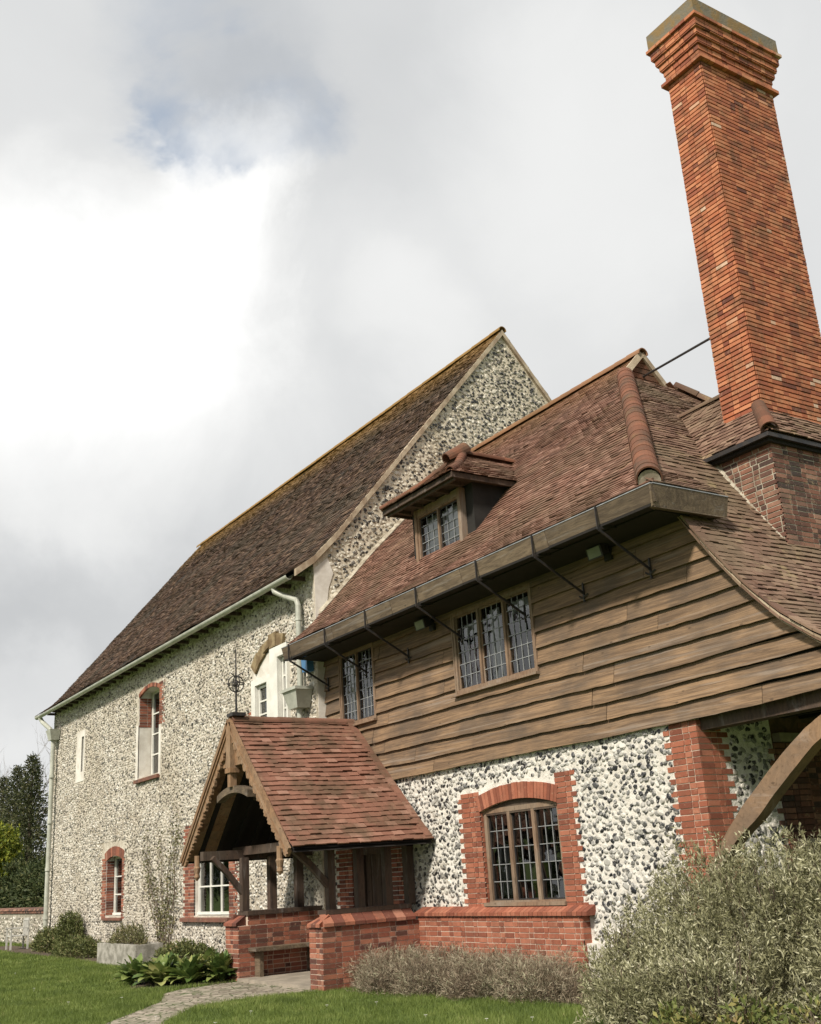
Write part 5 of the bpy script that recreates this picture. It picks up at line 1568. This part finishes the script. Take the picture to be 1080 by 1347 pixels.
mb = MB()
mb.hexa([(-19.42, 10.0, 5.56), (-19.2, 10.0, 5.56), (-19.2, 10.15, 5.56), (-19.42, 10.15, 5.56), (-19.44, 9.98, 5.92), (-19.18, 9.98, 5.92), (-19.18, 10.15, 5.92), (-19.44, 10.15, 5.92)])
mb.build('cover', 'blue_plastic', t)
mb = MB(); mb.box(-19.46, -19.16, 9.97, 10.15, 5.92, 5.96); mb.build('back_plate', 'iron', t)

t = thing('stone_trough', 'old rectangular stone trough standing against the hall wall', 'trough', (-26.3, 9.3, GZ))
mb = MB()
x0, x1, y0, y1, z1 = -28.0, -25.2, 8.62, 9.25, 0.42
wall_ = 0.1
mb.box(x0, x1, y0, y0+wall_, GZ, z1); mb.box(x0, x1, y1-wall_, y1, GZ, z1); mb.box(x0, x0+wall_, y0+wall_, y1-wall_, GZ, z1-0.002); mb.box(x1-wall_, x1, y0+wall_, y1-wall_, GZ, z1-0.002)
mb.build('basin', 'trough_stone', t)
mb = MB(); mb.box(x0+wall_, x1-wall_, y0+wall_, y1-wall_, 0.3, 0.36); mb.build('soil', 'bed_soil', t)

gw = thing('garden_wall', 'low flint garden wall with red brick coping beyond the far corner', 'wall', (-52, 10.7, GZ))
mb = MB(); mb.box(-80, HX0-0.01, 10.6, 10.9, GZ-0.1, 1.0); gb_ = mb.build('flint_body', 'flint_garden', gw)
flint_facing('flint_facing', gb_, 'stone_hall', lambda u, v, h: np.stack([u, 10.6-h, v], 1), -55, HX0-0.05, 0.0, 0.98, 0.16, 0.11, outside([]), 0.03, (0.6, 1.15), 6, 1.4)
mb = MB(); mb.mi = 0
bricks(mb, (-60, 10.58, 0), (1, 0, 0), (0, -1, 0), 21.3, 1.0, 1.1, course=0.1, proud=0.02)
x = -60
while x < HX0-0.1:
    mb.hexa([(x, 10.53, 1.1), (x+0.22, 10.53, 1.1), (x+0.22, 10.97, 1.1), (x, 10.97, 1.1), (x, 10.56, 1.16), (x+0.22, 10.56, 1.16), (x+0.22, 10.94, 1.2), (x, 10.94, 1.2)])
    x += 0.23
mb.build('coping', 'old_brick', gw)

t = thing('garden_chair', 'weathered pale wooden garden chair by the far downpipe', 'chair', (-39.6, 9.6, GZ))
def chair():
    cx, cy = -39.6, 9.5
    mb = MB()
    for k in range(5): mb.box(cx-0.3, cx+0.3, cy-0.28+k*0.11, cy-0.19+k*0.11, 0.36, 0.39)
    mb.build('seat', 'grey_white_chair', t)
    mb = MB()
    for k in range(6): mb.box(cx-0.29+k*0.105, cx-0.235+k*0.105, cy+0.27, cy+0.295, 0.4, 0.86)
    mb.box(cx-0.31, cx+0.31, cy+0.26, cy+0.305, 0.84, 0.92); mb.build('backrest', 'grey_white_chair', t)
    for sx in (-1, 1):
        for sy in (-1, 1):
            mb = MB(); mb.box(cx+sx*0.29-0.025, cx+sx*0.29+0.025, cy+sy*0.27-0.025, cy+sy*0.27+0.025, GZ, 0.6 if sy < 0 else 0.86); mb.build('leg', 'grey_white_chair', t)
        mb = MB(); mb.box(cx+sx*0.29-0.035, cx+sx*0.29+0.035, cy-0.32, cy+0.26, 0.6, 0.63); mb.build('armrest', 'grey_white_chair', t)
chair()

# ================================================================ VEGETATION
def mesh_np(name, V, F, mat, parent=None, smooth=False):
    """V (n,3), F (m,k) with constant k"""
    me = bpy.data.meshes.new(name)
    k = F.shape[1]
    me.vertices.add(len(V)); me.vertices.foreach_set('co', V.astype(np.float32).ravel())
    me.loops.add(F.size); me.loops.foreach_set('vertex_index', F.astype(np.int32).ravel())
    me.polygons.add(len(F)); me.polygons.foreach_set('loop_start', np.arange(0, F.size, k, dtype=np.int32))
    me.update(calc_edges=True); me.validate()
    me.materials.append(MAT[mat])
    o = bpy.data.objects.new(name, me)
    COL.objects.link(o)
    if parent is not None:
        o.parent = parent; o.location = -parent.location
    return o
def unit(a): return a/np.maximum(1e-9, np.linalg.norm(a, axis=1, keepdims=True))
def leaves(P, Dr, length, width, curl=0.15):
    """rhombic leaves with a mid fold: 2 quads each... (4-gon strips)"""
    n = len(P)
    length = np.broadcast_to(np.asarray(length, float).reshape(-1, 1), (n, 1)); width = np.broadcast_to(np.asarray(width, float).reshape(-1, 1), (n, 1))
    Dr = unit(Dr)
    A = unit(np.cross(Dr, rng.normal(size=(n, 3))))
    N = np.cross(Dr, A)
    p0 = P; m = P+Dr*length*0.45+N*length*curl; t = P+Dr*length
    l, r = m-A*width/2, m+A*width/2
    V = np.stack([p0, l, t, r], 1).reshape(-1, 3)
    F = np.arange(4*n).reshape(n, 4)
    return V, F
def in_poly(x, y, poly):
    inside = np.zeros(len(x), bool); j = len(poly)-1
    for i in range(len(poly)):
        xi, yi = poly[i]; xj, yj = poly[j]
        c = ((yi > y) != (yj > y)) & (x < (xj-xi)*(y-yi)/(yj-yi+1e-12)+xi)
        inside ^= c; j = i
    return inside
def lawn():
    Vs, Fs, off = [], [], 0
    for (x0, x1, y0, y1, n, hh, ww) in ((-20, -8.5, 2.5, 9.2, 210000, 0.055, 0.007), (-31, -19, 1.0, 9.2, 150000, 0.055, 0.011), (-48, -30, 1.5, 10.6, 90000, 0.06, 0.02)):
        x = rng.uniform(x0, x1, n); y = rng.uniform(y0, y1, n)
        keep = ~in_poly(x+rng.normal(0, 0.04, n), y+rng.normal(0, 0.04, n), PATH)
        keep &= ~in_poly(x+rng.normal(0, 0.08, n), y+rng.normal(0, 0.08, n), BED1) & ~in_poly(x+rng.normal(0, 0.1, n), y+rng.normal(0, 0.1, n), BED2)
        keep &= ~((x > -19.8) & (x < -15.9) & (y > 8.38))
        keep &= (y < 0.1-0.0*x+0.42*(-x)+6) 
        x, y = x[keep], y[keep]; m = len(x)
        pat = np.array([mnoise.noise(Vector((a*1.3, b*1.3, 0))) for a, b in zip(x[::1], y[::1])])
        h = hh*(0.6+0.8*rng.random(m))*(1+0.5*pat)
        w = ww*(0.7+0.6*rng.random(m))
        th = rng.uniform(0, 2*np.pi, m); lean = rng.normal(0, 0.4, (m, 2))
        b0 = np.stack([x-np.cos(th)*w/2, y-np.sin(th)*w/2, np.full(m, GZ)], 1); b1 = np.stack([x+np.cos(th)*w/2, y+np.sin(th)*w/2, np.full(m, GZ)], 1)
        tp = np.stack([x+lean[:, 0]*h, y+lean[:, 1]*h, GZ+h], 1)
        V = np.stack([b0, b1, tp], 1).reshape(-1, 3)
        Vs.append(V); Fs.append(np.arange(3*m).reshape(m, 3)+off); off += 3*m
    tag(mesh_np('grass', np.concatenate(Vs), np.concatenate(Fs), 'grass_blade'), 'short green lawn grass in front of the house', 'grass', kind='stuff')
lawn()
def shell_points(n, c, rad, inner=0.55, seed=0, lump=0.25, squash_bottom=True):
    """points filling the outer volume of a lumpy ellipsoid sitting on the ground"""
    d = unit(rng.normal(size=(n, 3)))
    if squash_bottom: d[:, 2] = np.abs(d[:, 2])*1.0-0.12
    d = unit(d)
    f = np.array([1+lump*(mnoise.noise(Vector((a*1.8+seed, b*1.8, cc*1.8)))*1.1+0.8*mnoise.noise(Vector((a*5.5+seed, b*5.5, cc*5.5)))) for a, b, cc in d])
    r_ = (inner+(1-inner)*rng.random(n)**0.55)*f
    return np.asarray(c)+d*r_[:, None]*np.asarray(rad), d
def bush(name, label, cat, blobs, mat, n, ll, lw, group=None, updir=0.6, sprig=5, stems=40, inner=0.5, lump=0.25, stem_mat='twig', spread=0.9, base=None):
    c0 = base or (sum(b[0][0] for b in blobs)/len(blobs), sum(b[0][1] for b in blobs)/len(blobs), GZ)
    t = thing(name, label, cat, c0, group=group)
    Ps, Ds = [], []
    tot = sum(b[1][0]*b[1][2] for b in blobs)
    for k, (c, rad) in enumerate(blobs):
        m = int(n/sprig*rad[0]*rad[2]/tot)
        P, d = shell_points(m, c, rad, inner, seed=k*7.7+len(name), lump=lump)
        sd = unit(d*0.8+np.array([0, 0, updir])+rng.normal(0, 0.35, (m, 3)))
        for j in range(sprig):
            q = P+sd*ll*1.6*(j/sprig)
            dd = sd+rng.normal(0, spread, (m, 3))*0.75
            Ps.append(q); Ds.append(dd)
    P, Dr = np.concatenate(Ps), np.concatenate(Ds)
    P[:, 2] = np.maximum(P[:, 2], GZ+0.01)
    m = len(P)
    V, F = leaves(P, Dr, ll*(0.6+0.8*rng.random(m)), lw*(0.6+0.8*rng.random(m)))
    mesh_np('foliage', V, F, mat, t)
    if stems:
        mb = MB()
        for i in range(stems):
            b = random.choice(blobs)
            cx, cy, cz = b[0]; rx, ry, rz = b[1]
            a = random.uniform(0, 6.28); e = random.uniform(0.3, 0.98)
            tip = Vector((cx+rx*e*math.cos(a)*0.9, cy+ry*e*math.sin(a)*0.9, cz+rz*math.sqrt(max(0.05, 1-e*e))*0.95))
            root = Vector((cx+rx*0.35*math.cos(a), cy+ry*0.35*math.sin(a), GZ))
            mid = (root+tip)/2+Vector((random.uniform(-.06, .06), random.uniform(-.06, .06), random.uniform(0, .1)))
            mb.tube([root, mid, tip], [0.012, 0.008, 0.003], 5)
        mb.build('stem', stem_mat, t)
    return t
# big grey-leaved shrub on the right
bush('grey_shrub', 'large grey-green bushy shrub in front of the brick corner', 'shrub',
     [((-8.5, 9.2, 0.3), (1.05, 0.75, 1.36)), ((-7.6, 9.3, 0.4), (1.1, 0.8, 1.36)), ((-9.45, 8.95, 0.12), (0.75, 0.55, 0.92)), ((-6.4, 9.2, 0.3), (1.0, 0.8, 1.27)), ((-8.9, 8.4, 0.0), (0.75, 0.5, 0.66)), ((-8.0, 8.5, 0.0), (0.9, 0.6, 0.95))],
     'grey_leaf', 140000, 0.055, 0.013, stems=170, inner=0.35, lump=0.34, updir=0.8, sprig=8, spread=0.95)
# lavender along the plinth
LV = [((-15.05, 9.2, -0.05), (0.85, 0.6, 0.44)), ((-14.1, 9.3, -0.05), (0.95, 0.6, 0.47)), ((-13.1, 9.45, -0.05), (0.95, 0.6, 0.44)), ((-12.1, 9.55, -0.05), (0.9, 0.55, 0.40))]
for i, b in enumerate(LV):
    bush('lavender', ['clump of faded lavender against the end of the porch wall', 'second lavender clump from the porch wall', 'lavender clump under the left half of the arched window', 'lavender clump nearest the big grey shrub'][i], 'lavender', [b], 'lavender_leaf', 22000, 0.085, 0.008,
         group='lavender clumps along the plinth', updir=0.5, stems=110, inner=0.25, lump=0.5, spread=0.9)
# weeds right foreground
WD = [((-7.9, 7.85, 0), (0.26, 0.26, 0.20)), ((-7.2, 8.0, 0), (0.34, 0.3, 0.30)), ((-6.5, 8.15, 0), (0.4, 0.35, 0.33))]
for i, b in enumerate(WD):
    bush('ground_plant', ['low yellow-green plant below the middle of the grey shrub', 'low plant with reddish leaves at the lower right', 'rightmost low plant beneath the grey shrub'][i], 'plant', [b], 'weed_leaf', 620, 0.075, 0.028, group='low plants under the grey shrub', updir=0.6, stems=14, inner=0.2, lump=0.5)
# broad-leaved plants by the porch
def broad(name, label, cx, cy, n, s, group):
    t = thing(name, label, 'plant', (cx, cy, GZ), group=group)
    Vs, Fs = [], []
    for i in range(n):
        a = random.uniform(0, 2*math.pi); e = R(random.uniform(25, 88)); L = s*random.uniform(0.55, 1.0)
        r0 = random.uniform(0, 0.22)*s
        base_ = Vector((cx+r0*math.cos(a)*1.2, cy+r0*math.sin(a), GZ+random.uniform(0.02, 0.18)*s))
        w = L*random.uniform(0.42, 0.55); N = 6
        dirv = Vector((math.cos(a)*math.cos(e), math.sin(a)*math.cos(e), math.sin(e)))
        side = dirv.cross(Vector((0, 0, 1))).normalized()
        side = (side+Vector((0, 0, random.uniform(-0.35, 0.35)))).normalized()
        p = base_.copy(); d = dirv.copy(); rows = []
        for k in range(N+1):
            tt = k/N
            ww = w*0.5*(max(0.0, math.sin(math.pi*min(1, tt**0.8)))**0.7)*(0.12 if tt < 0.12 else 1)
            nrm = side.cross(d).normalized()
            ru = 0.010*math.sin(k*2.3+i)
            rows.append((p-side*ww+nrm*(ww*0.25+ru), p+nrm*0, p+side*ww+nrm*(ww*0.25-ru)))
            p = p+d*(L/N); d = (d+Vector((0, 0, -0.16-0.1*tt))).normalized()
        o = len(Vs)
        for r_ in rows: Vs.extend([tuple(q) for q in r_])
        for k in range(N):
            b = o+k*3
            Fs.append((b, b+1, b+4, b+3)); Fs.append((b+1, b+2, b+5, b+4))
    V = np.array(Vs); V[:, 2] = np.maximum(V[:, 2], GZ+0.005)
    o = mesh_np('leaf_rosette', V, np.array(Fs), 'broad_leaf', t)
    o.data.polygons.foreach_set('use_smooth', [True]*len(Fs))
BP = [(-20.9, 7.15), (-20.55, 7.7), (-20.15, 7.35), (-20.0, 8.1), (-19.75, 7.75), (-20.45, 8.4), (-19.95, 8.75), (-21.2, 7.9), (-19.55, 8.25)]
BL = ['broad-leaved plant at the lawn end of the clump left of the path', 'low broad-leaved plant second from the lawn end', 'broad-leaved plant at the front edge beside the path', 'tall broad-leaved plant in the middle of the clump',
      'broad-leaved plant leaning over the path edge', 'broad-leaved plant under the three-light white window', 'broad-leaved plant against the porch wall', 'broad-leaved plant nearest the trough', 'broad-leaved plant at the porch step']
for (x, y), l in zip(BP, BL): broad('broadleaf_plant', l, x, y, 85, 0.50, 'broad-leaved plants left of the porch')
# shrubs against the hall
bush('wall_shrub', 'dark green shrub at the foot of the far downpipe', 'shrub', [((-36.2, 9.7, 0.0), (1.2, 0.4, 0.55)), ((-34.6, 9.8, 0.1), (0.7, 0.35, 0.95))], 'shrub_leaf', 9000, 0.09, 0.03, stems=30)
bush('wall_shrub', 'small white-flowering shrub in front of the hall wall', 'shrub', [((-31.8, 9.3, 0.0), (1.5, 0.5, 0.40))], 'shrub_leaf', 5000, 0.08, 0.03, stems=20)
bush('trough_plant', 'dry straggly plant growing in the stone trough', 'plant', [((-26.8, 9.0, 0.35), (1.1, 0.25, 0.36))], 'creeper_leaf', 2600, 0.08, 0.02, stems=25)
bush('wall_shrub', 'round dark shrub between trough and broad-leaved plants', 'shrub', [((-23.6, 9.2, 0.0), (1.3, 0.5, 0.42))], 'shrub_leaf', 6500, 0.07, 0.028, stems=20)
mb_f = []
def flowers():
    P, d = shell_points(160, (-31.6, 9.3, 0.0), (1.2, 0.5, 0.46), 0.9)
    V, F = leaves(P, d+rng.normal(0, 0.3, P.shape), 0.05, 0.05)
    return V, F
# climber
def climber():
    t = thing('wall_climber', 'thin straggling climber on the hall wall between the low window and the porch', 'climbing plant', (-27.6, HY-0.1, GZ))
    mb = MB(); Ps = []
    for i in range(11):
        x = -27.4+random.uniform(-0.5, 0.5); z = GZ; pts = []
        tx = random.uniform(-1.5, 1.0); top = random.uniform(1.6, 3.9)
        n = 14
        for k in range(n+1):
            s = k/n
            pts.append((x+tx*s**1.4+0.10*math.sin(s*9+i), HY-0.04-random.uniform(0, 0.05), GZ+(top-GZ)*s))
            if s > 0.15: Ps += [(pts[-1][0]+random.gauss(0, 0.16), HY-0.03-abs(random.gauss(0, 0.05)), pts[-1][2]+random.gauss(0, 0.12)) for _ in range(int(3+20*random.random()**3))]
        mb.tube(pts, [0.012*(1-0.8*k/n)+0.002 for k in range(n+1)], 5)
    mb.build('stem', 'twig', t)
    P = np.array(Ps); V, F = leaves(P, rng.normal(0, 1, P.shape)+np.array([0, -0.6, 0]), 0.07, 0.045)
    mesh_np('foliage', V, F, 'creeper_leaf', t)
climber()
# daisies on the lawn
def daisies():
    spots = [(205, 1337), (283, 1345), (330, 1330), (430, 1322), (45, 1300), (160, 1312), (560, 1335), (640, 1340), (90, 1318), (495, 1318), (20, 1280), (700, 1338)]
    for i, (px, py) in enumerate(spots):
        d = ray(px, py); s = (GZ+0.06-1.6)/d.z
        c = Vector((0, 0, 1.6))+d*s
        mb = MB(); n = 9
        for k in range(n):
            a = 2*math.pi*k/n
            u_ = Vector((math.cos(a), math.sin(a), 0)); v_ = Vector((-math.sin(a), math.cos(a), 0))
            mb.quad(c+u_*0.004, c+u_*0.016-v_*0.005+Vector((0, 0, .003)), c+u_*0.024, c+u_*0.016+v_*0.005+Vector((0, 0, .003)))
        mb.tube([(c.x, c.y, GZ), (c.x, c.y, c.z-0.001)], 0.0015, 4)
        tag(mb.build('daisy', 'petal'), 'tiny white daisy in the lawn grass', 'daisy', group='daisies scattered in the lawn')
daisies()
# trees beyond the garden wall
def at(px, py, Y):
    d = ray(px, py); return Vector((0, 0, 1.6))+d*(Y/d.y)
def conifer(label, px, ytop, Y, rad, n, lean=0):
    top = at(px, ytop, Y); H_ = top.z-GZ
    t = thing('conifer', label, 'tree', (top.x, top.y, GZ), group='conifers behind the hedge')
    mb = MB(); mb.tube([(top.x, top.y, GZ), (top.x, top.y, GZ+H_*0.6), (top.x, top.y, top.z-0.1)], [0.22, 0.12, 0.02], 8); mb.build('trunk', 'bark', t)
    Ps, Ds = [], []
    nb = 260
    for i in range(nb):
        f = (i+0.5)/nb; z = GZ+0.3+(H_-0.35)*f
        a = i*2.399+random.uniform(-.3, .3)
        L = rad*(1-f)**0.75*random.uniform(0.6, 1.15)+0.15
        m = max(6, int(n/nb*(0.25+L/rad)))
        s = rng.random(m)**0.7
        P = np.stack([top.x+math.cos(a)*L*s, top.y+math.sin(a)*L*s, z+0.25*s*L-0.35*L*s*s+0*s], 1)+rng.normal(0, 0.09+0.05*L, (m, 3))*np.array([1, 1, 0.7])
        Ps.append(P); Ds.append(np.tile([math.cos(a), math.sin(a), 0.3], (m, 1))+rng.normal(0, 0.7, (m, 3)))
    P = np.concatenate(Ps); V, F = leaves(P, np.concatenate(Ds), 0.24, 0.085)
    mesh_np('crown', V, F, 'conifer_leaf', t)
conifer('tallest dark conifer just left of the far downpipe', 44, 994, 19, 2.3, 13000)
conifer('shorter brownish conifer left of the tallest one', 24, 1008, 20, 2.4, 12000)
conifer('dark conifer at the left edge behind the yellow shrub', 6, 1022, 22, 2.6, 11000)
def bare_tree(label, px, ytop, Y):
    top = at(px, ytop, Y); H_ = top.z-GZ
    t = thing('bare_tree', label, 'tree', (top.x, top.y, GZ), group='bare trees far behind the conifers')
    mb = MB(); tw = MB()
    def grow(p, d, L, r, lev, mbx):
        n = 4; pts = [p]; q = p.copy(); dd = d.copy()
        for k in range(n):
            dd = (dd+Vector((random.gauss(0, .12), random.gauss(0, .12), 0.05))).normalized(); q = q+dd*L/n; pts.append(q.copy())
        (mb if lev < 2 else tw).tube(pts, [r*(1-0.15*k) for k in range(n+1)], 6 if lev < 2 else 4)
        if lev < 5:
            for k in range(3 if lev > 0 else 5):
                j = random.randint(2, n)
                nd = (dd+Vector((random.gauss(0, .55), random.gauss(0, .55), random.uniform(-0.1, 0.5)))).normalized()
                grow(pts[j], nd, L*random.uniform(0.55, 0.8), r*0.5, lev+1, mbx)
    grow(Vector((top.x, top.y, GZ)), Vector((0, 0, 1)), H_*0.38, 0.22, 0, mb)
    mb.build('trunk', 'bark', t); tw.build('crown', 'twig', t)
bare_tree('leafless tree far behind, its fine twigs above the tallest conifer', 56, 960, 30)
bare_tree('leafless tree far behind at the left edge', 12, 985, 30)
h0, h1 = at(-25, 1150, 13.5), at(70, 1150, 13.5)
bush('hedge', 'dense dark clipped hedge behind the garden wall', 'hedge', [((-48.5+i*2.2, 12.6, 1.2), (1.7, 0.9, 1.7+0.15*math.sin(i*2.1))) for i in range(-9, 4)], 'hedge_leaf', 60000, 0.16, 0.075, stems=0, inner=0.6, lump=0.2, updir=0.2)
c = at(2, 1105, 12.0)
bush('yellow_shrub', 'bright yellow-green shrub at the left edge above the hedge', 'shrub', [((c.x-0.6, 12.0, 2.6), (1.2, 1.1, 2.1))], 'yellow_leaf', 9000, 0.15, 0.09, stems=20, inner=0.4)

# ---- distant belt closing the horizon so that nothing ends in a bare line
Vs = []
m = 26000
a = rng.uniform(0, 2*np.pi, m); rr = rng.uniform(150, 175, m)
hgt = np.array([7+3.5*mnoise.noise(Vector((math.cos(q)*6, math.sin(q)*6, 0))) for q in a])
P = np.stack([rr*np.cos(a), rr*np.sin(a), GZ+hgt*rng.random(m)**0.7], 1)
V, F = leaves(P, rng.normal(0, 1, (m, 3)), 2.6, 1.8)
tag(mesh_np('far_wood', V, F, 'hedge_leaf'), 'distant belt of woodland far beyond the garden', 'woodland', kind='stuff')
